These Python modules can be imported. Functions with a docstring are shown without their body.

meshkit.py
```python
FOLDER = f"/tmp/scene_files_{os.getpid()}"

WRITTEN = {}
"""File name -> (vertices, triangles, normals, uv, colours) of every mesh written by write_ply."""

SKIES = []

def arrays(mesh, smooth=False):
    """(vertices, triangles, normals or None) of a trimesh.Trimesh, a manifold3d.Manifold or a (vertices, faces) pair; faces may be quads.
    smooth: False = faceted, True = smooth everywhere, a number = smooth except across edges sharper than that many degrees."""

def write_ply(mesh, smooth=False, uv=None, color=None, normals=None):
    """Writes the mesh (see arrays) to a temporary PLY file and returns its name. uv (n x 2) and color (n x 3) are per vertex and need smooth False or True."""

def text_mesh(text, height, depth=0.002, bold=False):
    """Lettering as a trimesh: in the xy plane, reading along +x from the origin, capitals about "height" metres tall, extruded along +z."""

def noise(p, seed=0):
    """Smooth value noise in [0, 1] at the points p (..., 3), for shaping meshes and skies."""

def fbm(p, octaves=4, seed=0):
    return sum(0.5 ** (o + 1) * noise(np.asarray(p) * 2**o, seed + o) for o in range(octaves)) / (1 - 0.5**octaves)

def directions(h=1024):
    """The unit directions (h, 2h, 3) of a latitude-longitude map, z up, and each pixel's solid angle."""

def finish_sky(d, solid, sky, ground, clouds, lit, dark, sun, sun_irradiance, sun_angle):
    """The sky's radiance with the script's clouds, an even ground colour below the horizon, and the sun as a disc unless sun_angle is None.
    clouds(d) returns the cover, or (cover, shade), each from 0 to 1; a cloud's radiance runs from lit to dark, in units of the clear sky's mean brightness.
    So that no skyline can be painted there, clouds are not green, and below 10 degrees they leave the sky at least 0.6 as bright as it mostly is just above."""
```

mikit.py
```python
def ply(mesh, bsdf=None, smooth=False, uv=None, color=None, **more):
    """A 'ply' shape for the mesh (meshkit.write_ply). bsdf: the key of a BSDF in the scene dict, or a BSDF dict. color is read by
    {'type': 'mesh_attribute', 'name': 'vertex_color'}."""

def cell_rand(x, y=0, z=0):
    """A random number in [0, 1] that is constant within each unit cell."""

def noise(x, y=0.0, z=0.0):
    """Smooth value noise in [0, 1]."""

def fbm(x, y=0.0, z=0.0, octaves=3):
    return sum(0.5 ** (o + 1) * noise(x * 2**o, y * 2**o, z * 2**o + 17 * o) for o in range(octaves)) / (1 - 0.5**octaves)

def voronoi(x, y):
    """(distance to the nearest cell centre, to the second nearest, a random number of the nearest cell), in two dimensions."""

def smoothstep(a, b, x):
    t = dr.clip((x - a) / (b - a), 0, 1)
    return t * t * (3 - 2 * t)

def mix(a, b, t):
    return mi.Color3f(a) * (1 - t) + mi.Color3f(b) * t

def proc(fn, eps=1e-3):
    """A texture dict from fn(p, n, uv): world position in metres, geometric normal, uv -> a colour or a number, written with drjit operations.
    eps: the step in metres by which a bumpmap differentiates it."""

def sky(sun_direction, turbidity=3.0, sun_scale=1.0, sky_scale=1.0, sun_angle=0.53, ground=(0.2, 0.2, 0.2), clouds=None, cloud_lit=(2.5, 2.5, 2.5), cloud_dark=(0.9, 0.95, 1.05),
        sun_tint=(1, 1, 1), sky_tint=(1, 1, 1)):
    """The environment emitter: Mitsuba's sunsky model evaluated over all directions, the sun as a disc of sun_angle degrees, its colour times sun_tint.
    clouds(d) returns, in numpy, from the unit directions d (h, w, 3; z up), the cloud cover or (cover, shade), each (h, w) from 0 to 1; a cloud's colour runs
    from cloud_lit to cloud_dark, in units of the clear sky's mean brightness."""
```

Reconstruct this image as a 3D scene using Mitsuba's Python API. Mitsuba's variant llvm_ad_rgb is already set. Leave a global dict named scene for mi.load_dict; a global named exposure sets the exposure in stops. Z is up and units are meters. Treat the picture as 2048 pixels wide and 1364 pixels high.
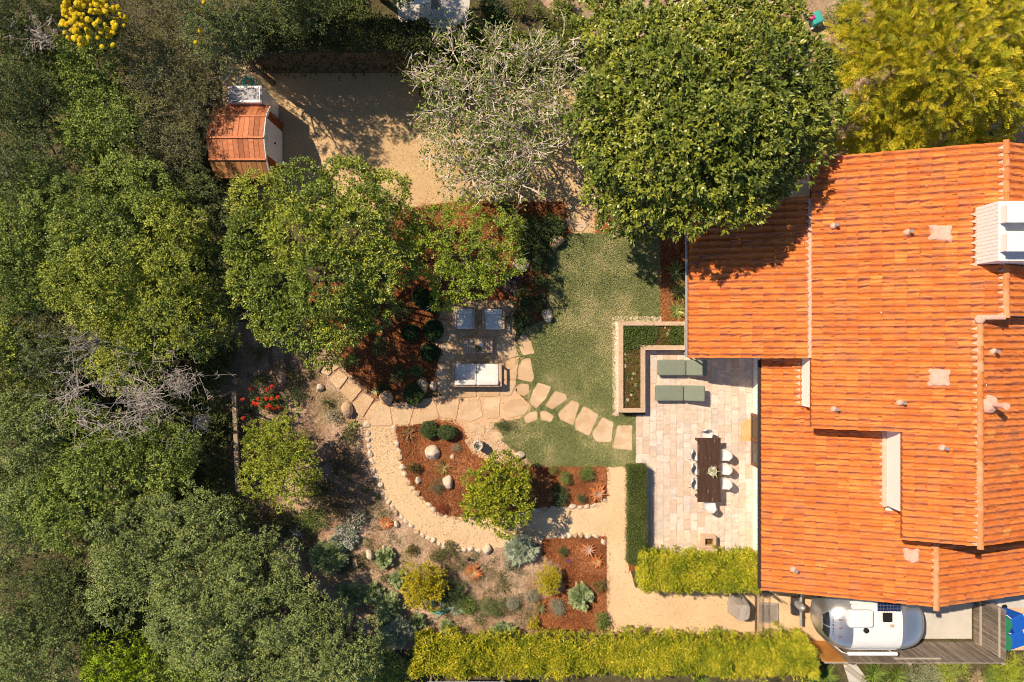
import math, numpy as np, trimesh, mitsuba as mi, drjit as dr, mikit, meshkit
from mikit import proc, noise, fbm, voronoi, cell_rand, smoothstep, mix
from shapely.geometry import Polygon, MultiPoint, box as sbox
from shapely.ops import voronoi_diagram
T = mi.ScalarTransform4f
H, F = 28.0, 1365.0
scene, labels = {}, {}
scene['camera'] = {'type': 'perspective', 'fov': 2*math.degrees(math.atan(1024/F)), 'fov_axis': 'x',
                   'to_world': T().look_at(origin=[0, 0, H], target=[0, 0, 0], up=[0, 1, 0]), 'near_clip': 0.5, 'far_clip': 400.0}
scene['sky'] = mikit.sky((-0.65, 0.465, 1.0), turbidity=3, sky_scale=0.78, sun_tint=(1.03, 1.0, 0.97), sky_tint=(1.0, 0.96, 0.9))
exposure = 1.93

# ------------------------------------------------------------------ helpers
def P(x, y, z=0.0):
    return np.array([(x-1024)*(H-z)/F, (682-y)*(H-z)/F, z])
def S(n, z=0.0): return n*(H-z)/F
def PX(pts, z=0.0): return [tuple(P(x, y, z)[:2]) for x, y in pts]
def z8(x, y): return (660+x/3.41, 780+y/3.41)
def z2(x, y): return (840+x/3.898, 560+y/3.898)
def z7(x, y): return (800+x/4.21, 1040+y/4.21)
def z6(x, y): return (480+x/3.748, 1000+y/3.748)
def zs(x, y): return (640+x/6.818, 680+y/6.818)
def zc(x, y): return (640+x/3.1, 380+y/3.1)
def zl(x, y): return (1000+x/4.5475, 380+y/4.5475)
def zt(x, y): return (400+x/4.8725, 120+y/4.8725)
taken = {}
def fresh(key):
    n = taken.get(key, -1)+1; taken[key] = n
    return key if n == 0 else f'{key}_{n:03d}'
def thing(name, label, cat, group=None, kind=None):
    k = fresh(name); labels[k] = {'label': label, 'category': cat}
    if group: labels[k]['group'] = group
    if kind: labels[k]['kind'] = kind
    return k
def shape(mesh, m, smooth=False, **kw): return mikit.ply(mesh, m, smooth, **kw)
def part(parent, name, mesh, m, smooth=False, label=None, kind=None, **kw):
    k = fresh(f'{parent}__{name}')
    scene[k] = mesh if isinstance(mesh, dict) else shape(mesh, m, smooth, **kw)
    if label or kind: labels[k] = {}
    if label: labels[k]['label'] = label
    if kind: labels[k]['kind'] = kind
    return k
def solo(name, mesh, m, label, cat, group=None, smooth=False, kind=None, **kw):
    k = thing(name, label, cat, group, kind); scene[k] = shape(mesh, m, smooth, **kw); return k
def struct(name, mesh, m, label=None, smooth=False, **kw):
    k = fresh(name); scene[k] = shape(mesh, m, smooth, **kw); labels[k] = {'kind': 'structure'}
    if label: labels[k]['label'] = label
    return k
ORD = ['first','second','third','fourth','fifth','sixth','seventh','eighth','ninth','tenth','eleventh','twelfth','thirteenth','fourteenth','fifteenth','sixteenth','seventeenth','eighteenth','nineteenth','twentieth']
ORD += ['twenty-'+o for o in ORD[:9]]+['thirtieth']
def nrm(a): return a/np.maximum(np.linalg.norm(a, axis=-1, keepdims=True), 1e-9)

# materials
def C(c): return {'type': 'rgb', 'value': list(c)}
def mat(key, col, rough=0.6, spec=0.3, bump=None, bscale=0.01, eps=2e-3, metal=0.0, cc=0.0):
    b = {'type': 'principled', 'base_color': proc(col) if callable(col) else (col if isinstance(col, dict) else C(col)), 'roughness': rough, 'specular': spec}
    if metal: b['metallic'] = metal
    if cc: b['clearcoat'] = cc
    if bump: b = {'type': 'bumpmap', 'arbitrary': proc(bump, eps), 'scale': bscale, 'bsdf': b}
    scene[key] = {'type': 'twosided', 'bsdf': b}
VC = {'type': 'mesh_attribute', 'name': 'vertex_color'}
mat('leaf_mat', dict(VC), 0.55, 0.25)
mat('gloss_leaf', dict(VC), 0.37, 0.5)
mat('matte_vc', dict(VC), 0.9, 0.1)
mat('bark', lambda p, n, uv: mix((.09, .07, .05), (.2, .16, .12), fbm(p.x*14, p.y*14, p.z*5)), 0.9, 0.1)
mat('pale_bark', lambda p, n, uv: mix((.6, .52, .43), (.78, .7, .6), noise(p.x*9, p.y*9, p.z*9)), 0.85, 0.1)
mat('dead_bark', lambda p, n, uv: mix((.34, .3, .26), (.5, .45, .4), noise(p.x*9, p.y*9, p.z*9)), 0.85, 0.1)
mat('grey_bark', lambda p, n, uv: mix((.26, .23, .19), (.42, .38, .32), noise(p.x*9, p.y*9, p.z*9)), 0.85, 0.1)

def speckle(a, b, c, s):
    def fn(p, n, uv):
        r = cell_rand(p.x*s, p.y*s, 1); q = cell_rand(p.x*s*.61+9, p.y*s*.61, 2)
        base = mix(a, b, fbm(p.x*.8, p.y*.8, 3))*(.86+.28*fbm(p.x*.45+5, p.y*.45, 7, 4))
        return mix(base*(.89+.2*r), c, smoothstep(.9, 1.0, q)*.6)
    return fn
def grain(s):
    return lambda p, n, uv: voronoi(p.x*s, p.y*s)[0]
mat('gravel', speckle((.64, .46, .28), (.71, .53, .335), (.46, .32, .19), 34), 0.95, 0.1, grain(22), 0.003)
mat('yard_gravel', speckle((.54, .38, .21), (.62, .45, .26), (.36, .24, .13), 34), 0.95, 0.1, grain(20), 0.003)
mat('pink_gravel', speckle((.66, .42, .25), (.74, .5, .32), (.45, .24, .12), 26), 0.95, 0.1, grain(20), 0.02)
def soil(p, n, uv):
    a = smoothstep(.25, .75, fbm(p.x*1.1, p.y*1.1, 1, 4))
    b = mix((.31, .2, .13), (.52, .37, .265), a)
    g = smoothstep(.55, .75, fbm(p.x*.7+7, p.y*.7, 5))*.35
    return mix(b*(.7+.55*cell_rand(p.x*22, p.y*22)), (.2, .2, .09), g)
mat('soil', soil, 0.95, 0.05, lambda p, n, uv: fbm(p.x*14, p.y*14, 0, 3), 0.05)
mat('litter', lambda p, n, uv: mix((.05, .045, .022), (.14, .12, .065), fbm(p.x*3, p.y*3, 2, 4))*(.7+.6*cell_rand(p.x*18, p.y*18)), 0.95, 0.05)
mat('mulch', lambda p, n, uv: mix((.19, .07, .03), (.4, .17, .075), smoothstep(.25, .75, fbm(p.x*1.4, p.y*1.4, 2, 4)))*(.6+.7*cell_rand(p.x*26, p.y*17)), 0.95, 0.05, lambda p, n, uv: fbm(p.x*20, p.y*14, 0, 3), 0.06)
def lawn_col(p, n, uv):
    a = fbm(p.x*1.3, p.y*1.3, 4, 4); b = fbm(p.x*9, p.y*9, 2, 2)
    return mix(mix((.2, .23, .1), (.29, .31, .14), b), (.44, .39, .23), smoothstep(.48, .68, a)*.85)
mat('lawn_mat', lawn_col, 0.9, 0.1)
mat('concrete', lambda p, n, uv: mix((.5, .48, .44), (.62, .6, .56), fbm(p.x*1.5, p.y*1.5, 1, 4)), 0.9, 0.15)
def sandstone(p, n, uv):
    a = fbm(p.x*2.2, p.y*2.2, 3, 4); c = cell_rand(dr.floor(uv.x), 3)
    b = mix((.55, .39, .24), (.66, .5, .34), c)
    v = smoothstep(.5, .62, fbm(p.x*1.7+p.y*2.5, p.y*3.1-p.x, 8, 4))
    return mix(b*(.85+.3*a), (.5, .32, .17), v*.45)
mat('flagstone', sandstone, 0.85, 0.15, lambda p, n, uv: fbm(p.x*7, p.y*7, 0, 4), 0.02)
def travertine(p, n, uv):
    i = dr.floor(uv.x); r, q = cell_rand(i, 1), cell_rand(i, 2)
    b = mix((.66, .54, .43), (.71, .62, .56), r)
    b = mix(b, (.6, .43, .33), smoothstep(.6, 1.0, q)*.8)
    b = mix(b, (.52, .48, .46), smoothstep(.26, .0, q)*.7)
    v = fbm(p.x*3.5+r*30, p.y*6+q*20, 1, 4)
    b = mix(b*(.9+.25*fbm(p.x*12, p.y*12, 2, 2)), (.5, .42, .36), smoothstep(.5, .7, v)*.6)
    return b
mat('travertine', travertine, 0.6, 0.25, lambda p, n, uv: fbm(p.x*9, p.y*9, 0, 3), 0.006)
mat('amber_stone', lambda p, n, uv: mix((.6, .4, .16), (.7, .52, .28), fbm(p.x*7, p.y*7, 0, 3)), 0.7, 0.2)
mat('grout', (.66, .56, .48), 0.95, 0.05)
def rock(p, n, uv):
    a = fbm(p.x*4, p.y*4, p.z*4, 4)
    b = mix((.52, .42, .31), (.72, .64, .54), a)
    return mix(b, (.3, .23, .17), smoothstep(.62, .75, fbm(p.x*9+3, p.y*9, p.z*9, 3))*.6)
mat('pale_rock', rock, 0.9, 0.1, lambda p, n, uv: fbm(p.x*14, p.y*14, p.z*14, 3), 0.03)
mat('tan_rock', lambda p, n, uv: mix(mix((.36, .25, .16), (.6, .45, .3), fbm(p.x*4, p.y*4, p.z*4, 4)), (.25, .14, .09), smoothstep(.6, .75, fbm(p.x*6+9, p.y*6, p.z*6, 3))*.6), 0.9, 0.1, lambda p, n, uv: fbm(p.x*14, p.y*14, p.z*14, 3), 0.03)
def tile_col(p, n, uv):
    i = dr.floor(uv.x); u = uv.x-i; v = uv.y
    r, q, s, w = (cell_rand(i, k) for k in (1, 2, 3, 4))
    b = mix((.65, .185, .042), (.73, .25, .065), r)*(.93+.14*cell_rand(i, 9))
    b = mix(b, (.56, .2, .085), smoothstep(.75, .95, q)*.6)
    b = mix(b, (.7, .33, .085), smoothstep(.982, .99, s)*.7)
    uu = dr.select(s > .35, u, 1-u)*dr.minimum(w*1.6, 1.0)
    lo = .2+.18*r; hi = lo+.06+.52*uu*(.35+.65*cell_rand(i, 6))
    st = smoothstep(lo-.01, lo+.01, v)*(1-smoothstep(hi-.01, hi+.01, v))*dr.select(w > .15, 1.0, 0.0)
    b = mix(b, mix((.44, .14, .085), (.27, .08, .06), q*q), st*(.8+.2*r))
    b = mix(b, (.46, .14, .035), smoothstep(.72, .8, v)*(1-smoothstep(.9, .98, v))*.08)
    b = mix(b, (.33, .2, .12), smoothstep(.58, .8, fbm(p.x*1.1, p.y*1.6, 6, 4))*.25)
    return b*(.86+.26*fbm(p.x*6, p.y*6, 1, 3))
mat('clay_tile', tile_col, 0.7, 0.2)
mat('clay_cap', lambda p, n, uv: mix(mix((.6, .2, .06), (.72, .34, .16), cell_rand(dr.floor(uv.x), 5)), (.66, .42, .3), smoothstep(.5, .8, fbm(p.x*5, p.y*5, 3, 3))*.5), 0.75, 0.2)
mat('mortar', lambda p, n, uv: mix((.64, .36, .26), (.72, .5, .42), fbm(p.x*7, p.y*7, p.z*7, 3)), 0.95, 0.05, lambda p, n, uv: fbm(p.x*16, p.y*16, p.z*16, 3), 0.03)
mat('deck_clay', (.3, .09, .03), 0.9, 0.1)
mat('stucco', lambda p, n, uv: mix((.76, .75, .72), (.82, .81, .79), fbm(p.x*2, p.y*2, p.z*2, 3)), 0.9, 0.1, lambda p, n, uv: fbm(p.x*25, p.y*25, p.z*25, 2), 0.01)
mat('white_paint', (.8, .8, .79), 0.5, 0.3)
mat('white_plastic', (.8, .8, .8), 0.35, 0.4)
mat('grey_metal', (.55, .55, .56), 0.4, 0.4, metal=.6)
mat('dark_metal', (.03, .03, .035), 0.5, 0.4)
mat('black', (.015, .015, .017), 0.7, 0.2)
def wood(a, b, sx, sy, dx=0):
    def fn(p, n, uv):
        i = dr.floor(uv.x); r = cell_rand(i, 7)
        g = fbm(p.x*sx+r*31, p.y*sy+r*17, p.z*3+r*7, 4)
        return mix(a, b, g)*(.68+.6*r)
    return fn
mat('shed_wood', wood((.4, .13, .055), (.6, .25, .13), 2.5, 14), 0.7, 0.2)
mat('shed_pale_wood', wood((.44, .2, .075), (.62, .32, .14), 14, 2.5), 0.7, 0.2)
mat('shed_dark_wood', wood((.17, .04, .015), (.3, .08, .03), 10, 10), 0.7, 0.2)
mat('teak', wood((.36, .25, .17), (.52, .38, .27), 3, 22), 0.65, 0.2)
mat('table_wood', lambda p, n, uv: mix(mix((.035, .018, .012), (.11, .06, .038), fbm(p.x*26, p.y*2.2, p.z, 4)), (.3, .2, .14), smoothstep(.66, .8, fbm(p.x*11, p.y*3, 2, 4))*.5), 0.5, 0.35)
mat('grey_board', wood((.13, .105, .085), (.34, .29, .25), 30, 30), 0.9, 0.1)
mat('rail_wood', (.42, .38, .33), 0.9, 0.1)
mat('old_timber', wood((.2, .15, .1), (.42, .34, .25), 14, 4), 0.9, 0.1)
mat('rust_panel', lambda p, n, uv: mix((.34, .14, .035), (.55, .27, .08), fbm(p.x*3, p.y*3, p.z*3, 4)), 0.85, 0.15)
mat('brown_door', (.17, .07, .045), 0.5, 0.3)
mat('cushion_white', lambda p, n, uv: mix((.7, .66, .64), (.76, .73, .71), noise(p.x*60, p.y*60, p.z*60)), 0.9, 0.1)
mat('cushion_sage', lambda p, n, uv: mix((.19, .22, .175), (.235, .27, .215), noise(p.x*50, p.y*50, p.z*50)), 0.9, 0.1)
mat('sand_wall', lambda p, n, uv: mix((.5, .36, .25), (.6, .45, .33), fbm(p.x*6, p.y*6, p.z*6, 4))*(.88+.2*cell_rand(p.x*40, p.y*40, p.z*40)), 0.9, 0.1)
mat('pond_floor', lambda p, n, uv: mix((.05, .03, .01), (.2, .115, .03), fbm(p.x*4, p.y*4, 1, 4))*(.6+.7*cell_rand(p.x*20, p.y*20)), 0.9, 0.1)
scene['water'] = {'type': 'principled', 'base_color': proc(lambda p, n, uv: mix((.06, .04, .012), (.17, .1, .028), fbm(p.x*3, p.y*3, 2, 4))*(.65+.6*noise(p.x*22, p.y*22))), 'roughness': 0.12, 'specular': 0.5}
mat('aluminium', lambda p, n, uv: mix((.7, .71, .73), (.84, .85, .87), fbm(p.x*3, p.y*3, p.z*1.2, 4)), 0.34, 0.5, metal=.9)
mat('glass_dark', (.02, .022, .025), 0.08, 0.6)
mat('solar', lambda p, n, uv: mix((.012, .02, .07), (.3, .32, .36), dr.select((dr.abs(p.x*8-dr.floor(p.x*8)-.5) > .46) | (dr.abs(p.y*8-dr.floor(p.y*8)-.5) > .46), mi.Float(.6), mi.Float(0.))), 0.25, 0.5)
mat('blue_plastic', (.012, .1, .5), 0.4, 0.4)
mat('green_plastic', (.03, .2, .1), 0.4, 0.4)
mat('turquoise', (.06, .42, .4), 0.5, 0.3)
mat('pink_plastic', (.6, .05, .25), 0.5, 0.3)
mat('cover_cloth', lambda p, n, uv: mix((.33, .29, .26), (.44, .4, .37), fbm(p.x*6, p.y*6, p.z*6, 3)), 0.9, 0.1)
mat('mat_weave', lambda p, n, uv: mix((.2, .17, .15), (.33, .29, .26), cell_rand(p.x*45, p.y*45)), 0.95, 0.05)
mat('corrugated', (.6, .62, .66), 0.4, 0.4, metal=.3)
mat('cabinet_grey', (.42, .42, .45), 0.6, 0.3)
mat('chair_shell', (.68, .67, .66), 0.5, 0.3)
mat('ceramic', lambda p, n, uv: mix((.6, .54, .47), (.7, .65, .58), fbm(p.x*12, p.y*12, p.z*12, 3)), 0.6, 0.3)

# meshes
def cat(ms): return trimesh.util.concatenate(ms)
def bx(x0, x1, y0, y1, z0, z1):
    b = trimesh.creation.box((abs(x1-x0), abs(y1-y0), abs(z1-z0))); b.apply_translation(((x0+x1)/2, (y0+y1)/2, (z0+z1)/2)); return b
def cb(x0, x1, y0, y1, z0, z1, c=.008):
    x0, x1 = min(x0, x1), max(x0, x1); y0, y1 = min(y0, y1), max(y0, y1)
    pts = []
    for sx, X in ((1, x0), (-1, x1)):
        for sy, Y in ((1, y0), (-1, y1)):
            for sz, Z in ((1, z0), (-1, z1)):
                pts += [(X+sx*c, Y+sy*c, Z), (X+sx*c, Y, Z+sz*c), (X, Y+sy*c, Z+sz*c)]
    return trimesh.convex.convex_hull(np.array(pts))
def rb(x0, x1, y0, y1, z0, z1, r=.05, n=3, puff=0.0):
    c = np.array([(x0+x1)/2, (y0+y1)/2, (z0+z1)/2]); h = np.array([abs(x1-x0), abs(y1-y0), abs(z1-z0)])/2
    b = trimesh.creation.box((2, 2, 2))
    for _ in range(n): b = b.subdivide()
    v = np.sign(b.vertices)*np.abs(b.vertices)**.6*h
    inner = h-min(r, h.min()*.95); q = np.clip(v, -inner, inner); d = v-q
    L = np.linalg.norm(d, axis=1, keepdims=True)
    v = q+np.where(L > 0, d/np.maximum(L, 1e-9)*min(r, h.min()*.95), 0)
    if puff: v[:, 2] += np.sign(v[:, 2])*puff*(1-(v[:, 0]/h[0])**2)*(1-(v[:, 1]/h[1])**2)
    b.vertices = v+c; return b
def hexa(bot, top):
    v = np.array(list(bot)+list(top), float)
    f = [[0, 2, 1], [0, 3, 2], [4, 5, 6], [4, 6, 7]]+[t for i in range(4) for t in ([i, (i+1) % 4, (i+1) % 4+4], [i, (i+1) % 4+4, i+4])]
    return trimesh.Trimesh(v, f, process=False)
def tube(pts, rad, n=6, close=True):
    pts = np.asarray(pts, float); m = len(pts); rad = np.broadcast_to(np.asarray(rad, float), (m,))
    t = nrm(np.gradient(pts, axis=0)); ref = np.array([0.31, .17, .93]) if abs(t[0, 2]) < .8 else np.array([1., .1, 0])
    a = nrm(np.cross(t, ref)); b = np.cross(t, a); ang = np.arange(n)*2*np.pi/n
    v = (pts[:, None]+rad[:, None, None]*(np.cos(ang)[None, :, None]*a[:, None]+np.sin(ang)[None, :, None]*b[:, None])).reshape(-1, 3)
    f = []
    for i in range(m-1):
        for j in range(n):
            p, q = i*n+j, i*n+(j+1) % n; f += [[p, q, q+n], [p, q+n, p+n]]
    if close:
        v = np.vstack([v, pts[0], pts[-1]]); k = m*n
        for j in range(n): f += [[k, (j+1) % n, j], [k+1, (m-1)*n+j, (m-1)*n+(j+1) % n]]
    return trimesh.Trimesh(v, f, process=False)
def lathe(prof, n=24, at=(0, 0, 0)):
    m = trimesh.creation.revolve(np.array(prof, float), sections=n); m.apply_translation(at); return m
def sheet(poly, z):
    out = []
    for g in getattr(poly, 'geoms', [poly]):
        v, f = trimesh.creation.triangulate_polygon(g, engine='earcut')
        out.append(trimesh.Trimesh(np.c_[v, np.full(len(v), z)], f, process=False))
    m = cat(out)
    if m.face_normals[0][2] < 0: m.invert()
    return m
def wavy(poly, amp, seed, step=.12):
    out = []
    for g in getattr(poly, 'geoms', [poly]):
        L = g.exterior.length; n = max(8, int(L/step))
        pts = np.array([g.exterior.interpolate(i*L/n).coords[0] for i in range(n)])
        q = np.c_[pts*1.9, np.full(n, seed*3.1)]
        off = np.c_[meshkit.fbm(q, 4, seed)-.5, meshkit.fbm(q+50, 4, seed+5)-.5]*2*amp
        out.append(Polygon(pts+off).buffer(0))
    from shapely.ops import unary_union
    return unary_union(out)
def poly(pts, z=0.0): return Polygon(PX(pts, z)).buffer(0)
def slab(pts, z0, h, seed, cham=.012, rough=.012, dens=.07, idv=0):
    """an irregular flat stone: jittered outline, chamfered rim, slightly uneven top"""
    g = Polygon(pts).buffer(0).buffer(-.04).buffer(.04)
    if g.geom_type != 'Polygon': g = max(g.geoms, key=lambda a: a.area)
    L = g.exterior.length; n = max(10, min(40, int(L/dens)))
    o = np.array([g.exterior.interpolate(i*L/n).coords[0] for i in range(n)])
    q = np.c_[o*3, np.full(n, seed)]
    o = o+np.c_[meshkit.noise(q*1.7, seed)-.5, meshkit.noise(q*1.7+31, seed+2)-.5]*2*rough
    c = o.mean(0); d = nrm(o-c); inn = o-d*cham
    zt = z0+h+(meshkit.noise(np.c_[o*2, np.full(n, 3.)], seed)-.5)*.008
    v = np.vstack([np.c_[o, np.full(n, z0)], np.c_[o, zt-cham*.8], np.c_[inn, zt], [[c[0], c[1], z0+h]]])
    f = []
    for j in range(n):
        k = (j+1) % n
        f += [[j, k, k+n], [j, k+n, j+n], [j+n, k+n, k+2*n], [j+n, k+2*n, j+2*n], [j+2*n, k+2*n, 3*n]]
    m = trimesh.Trimesh(v, f, process=False)
    if Polygon(o).exterior.is_ccw is False: m.invert()
    uv = np.c_[np.full(len(v), idv+.5), np.full(len(v), .5)]
    return m, uv
def boulder(c, rx, ry, rz, rot, seed, sub=2, cut=3):
    s = trimesh.creation.icosphere(subdivisions=sub); v = s.vertices.copy(); rng = np.random.default_rng(seed)
    for _ in range(cut):
        d = nrm(rng.normal(size=3)); d[2] = abs(d[2])*.6; d = nrm(d); h = rng.uniform(.62, .85)
        e = v@d-h; v = v-np.where(e > 0, e, 0)[:, None]*d*.85
    v *= (1+.26*(meshkit.fbm(v*1.6+seed, 3, seed)-.5))[:, None]
    v[:, 2] = np.maximum(v[:, 2], -.45)
    v = v*[rx, ry, rz]; ca, sa = math.cos(rot), math.sin(rot)
    v = np.c_[v[:, 0]*ca-v[:, 1]*sa, v[:, 0]*sa+v[:, 1]*ca, v[:, 2]]+[c[0], c[1], c[2]+.3*rz]
    return trimesh.Trimesh(v, s.faces, process=False)

# foliage: arrays of leaf-sized faces
class Fol:
    def __init__(s): s.v, s.f, s.c, s.n = [], [], [], 0
    def add(s, v, f, c):
        s.v.append(v); s.f.append(f+s.n); s.c.append(c); s.n += len(v)
    def shape(s, m='leaf_mat'):
        return mikit.ply((np.vstack(s.v), np.vstack(s.f)), m, False, color=np.clip(np.vstack(s.c), 0, 1))
def ramp(cols, t):
    cols = np.array(cols, float); x = np.clip(t, 0, .9999)*(len(cols)-1); i = x.astype(int); return cols[i]+(cols[i+1]-cols[i])*(x-i)[:, None]
def leaves(fo, Pt, N, k, L, W, cols, rng, spread=.9, up=.2, fold=.25, curl=.15, jit=.04, wide=False, face=.8, tone=None):
    M = len(Pt)*k
    if M == 0: return
    p = np.repeat(Pt, k, 0)+rng.normal(size=(M, 3))*jit; n = np.repeat(N, k, 0)
    d = n+rng.normal(size=(M, 3))*spread; d[:, 2] += up; d = nrm(d)
    t = n*face*.6+np.array([0, 0, face])+rng.normal(size=(M, 3))*.5
    s_ = nrm(np.cross(d, t)); nn = np.cross(s_, d)
    l = (L*rng.uniform(.65, 1.3, M))[:, None]; w = (W*rng.uniform(.7, 1.25, M))[:, None]
    if wide:
        q = [p, p+d*l*.35+s_*w*.5+nn*w*fold, p+d*l*.35-s_*w*.5+nn*w*fold, p+d*l*.72+s_*w*.42, p+d*l*.72-s_*w*.42, p+d*l-nn*l*curl]
        f0 = np.array([[0, 1, 2], [2, 1, 3], [2, 3, 4], [4, 3, 5]])
    else:
        q = [p, p+d*l*.5+s_*w*.5+nn*w*fold, p+d*l-nn*l*curl, p+d*l*.5-s_*w*.5+nn*w*fold]
        f0 = np.array([[0, 1, 2], [0, 2, 3]])
    kq = len(q); v = np.stack(q, 1).reshape(-1, 3)
    f = (f0[None]+(np.arange(M)*kq)[:, None, None]).reshape(-1, 3)
    tt = rng.uniform(0, 1, M)*.5+.5*(np.repeat(rng.uniform(0, 1, len(Pt)), k) if tone is None else np.repeat(tone, k))
    c = ramp(cols, tt)*rng.uniform(.85, 1.15, M)[:, None]
    fo.add(v, f, np.repeat(c, kq, 0))
def fronds(fo, Pt, N, k, L, nl, lw, ll, cols, rng, spread=.7, up=.3, droop=.25, jit=.03):
    M = len(Pt)*k
    p = np.repeat(Pt, k, 0)+rng.normal(size=(M, 3))*jit
    d = np.repeat(N, k, 0)+rng.normal(size=(M, 3))*spread; d[:, 2] += up; d = nrm(d)
    s_ = nrm(np.cross(d, np.array([0, 0, 1.])+rng.normal(size=(M, 3))*.25)); nn = np.cross(s_, d)
    l = (L*rng.uniform(.7, 1.2, M))[:, None]
    base_c = ramp(cols, rng.uniform(0, 1, M))
    for i in range(nl):
        u = (i+.6)/nl; q0 = p+d*l*u-np.array([0, 0, 1.])*l*droop*u*u
        sc = (1-.55*abs(u-.4)-.25*u)
        for sg in (1, -1):
            e = nrm(s_*sg+d*.7+nn*.25+rng.normal(size=(M, 3))*.18); a = nrm(np.cross(e, nn))
            q = [q0, q0+e*ll*sc*.5+a*lw*.5, q0+e*ll*sc, q0+e*ll*sc*.5-a*lw*.5]
            v = np.stack(q, 1).reshape(-1, 3); f = (np.array([[0, 1, 2], [0, 2, 3]])[None]+(np.arange(M)*4)[:, None, None]).reshape(-1, 3)
            fo.add(v, f, np.repeat(base_c*rng.uniform(.85, 1.15, M)[:, None], 4, 0))
def twigs(Pt, N, L, r, rng, bend=.4, segs=3, up=.3):
    """many thin curved twigs as three-sided tubes in one mesh"""
    M = len(Pt); d = nrm(N+rng.normal(size=(M, 3))*.45+[0, 0, up]); b = rng.normal(size=(M, 3))*bend
    l = (L*rng.uniform(.5, 1.3, M))[:, None]; a = nrm(np.cross(d, rng.normal(size=(M, 3)))); c = np.cross(d, a)
    rings = []
    for i in range(segs+1):
        u = i/segs; q = Pt+d*l*u+b*l*u*u*.5; rr = r*(1-.65*u)
        rings.append(np.stack([q+rr*(math.cos(k*2.094)*a+math.sin(k*2.094)*c) for k in range(3)], 1))
    v = np.stack(rings, 1).reshape(M, -1, 3); nv = v.shape[1]
    f0 = np.array([t for i in range(segs) for k in range(3) for t in ([i*3+k, i*3+(k+1) % 3, i*3+3+(k+1) % 3], [i*3+k, i*3+3+(k+1) % 3, i*3+3+k])])
    return v.reshape(-1, 3), (f0[None]+(np.arange(M)*nv)[:, None, None]).reshape(-1, 3), (Pt+d*l+b*l*.5)
def updirs(n, rng, zmin=-.25):
    z = rng.uniform(zmin, 1, n); a = rng.uniform(0, 2*np.pi, n); r = np.sqrt(1-z*z); return np.c_[r*np.cos(a), r*np.sin(a), z]
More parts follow.
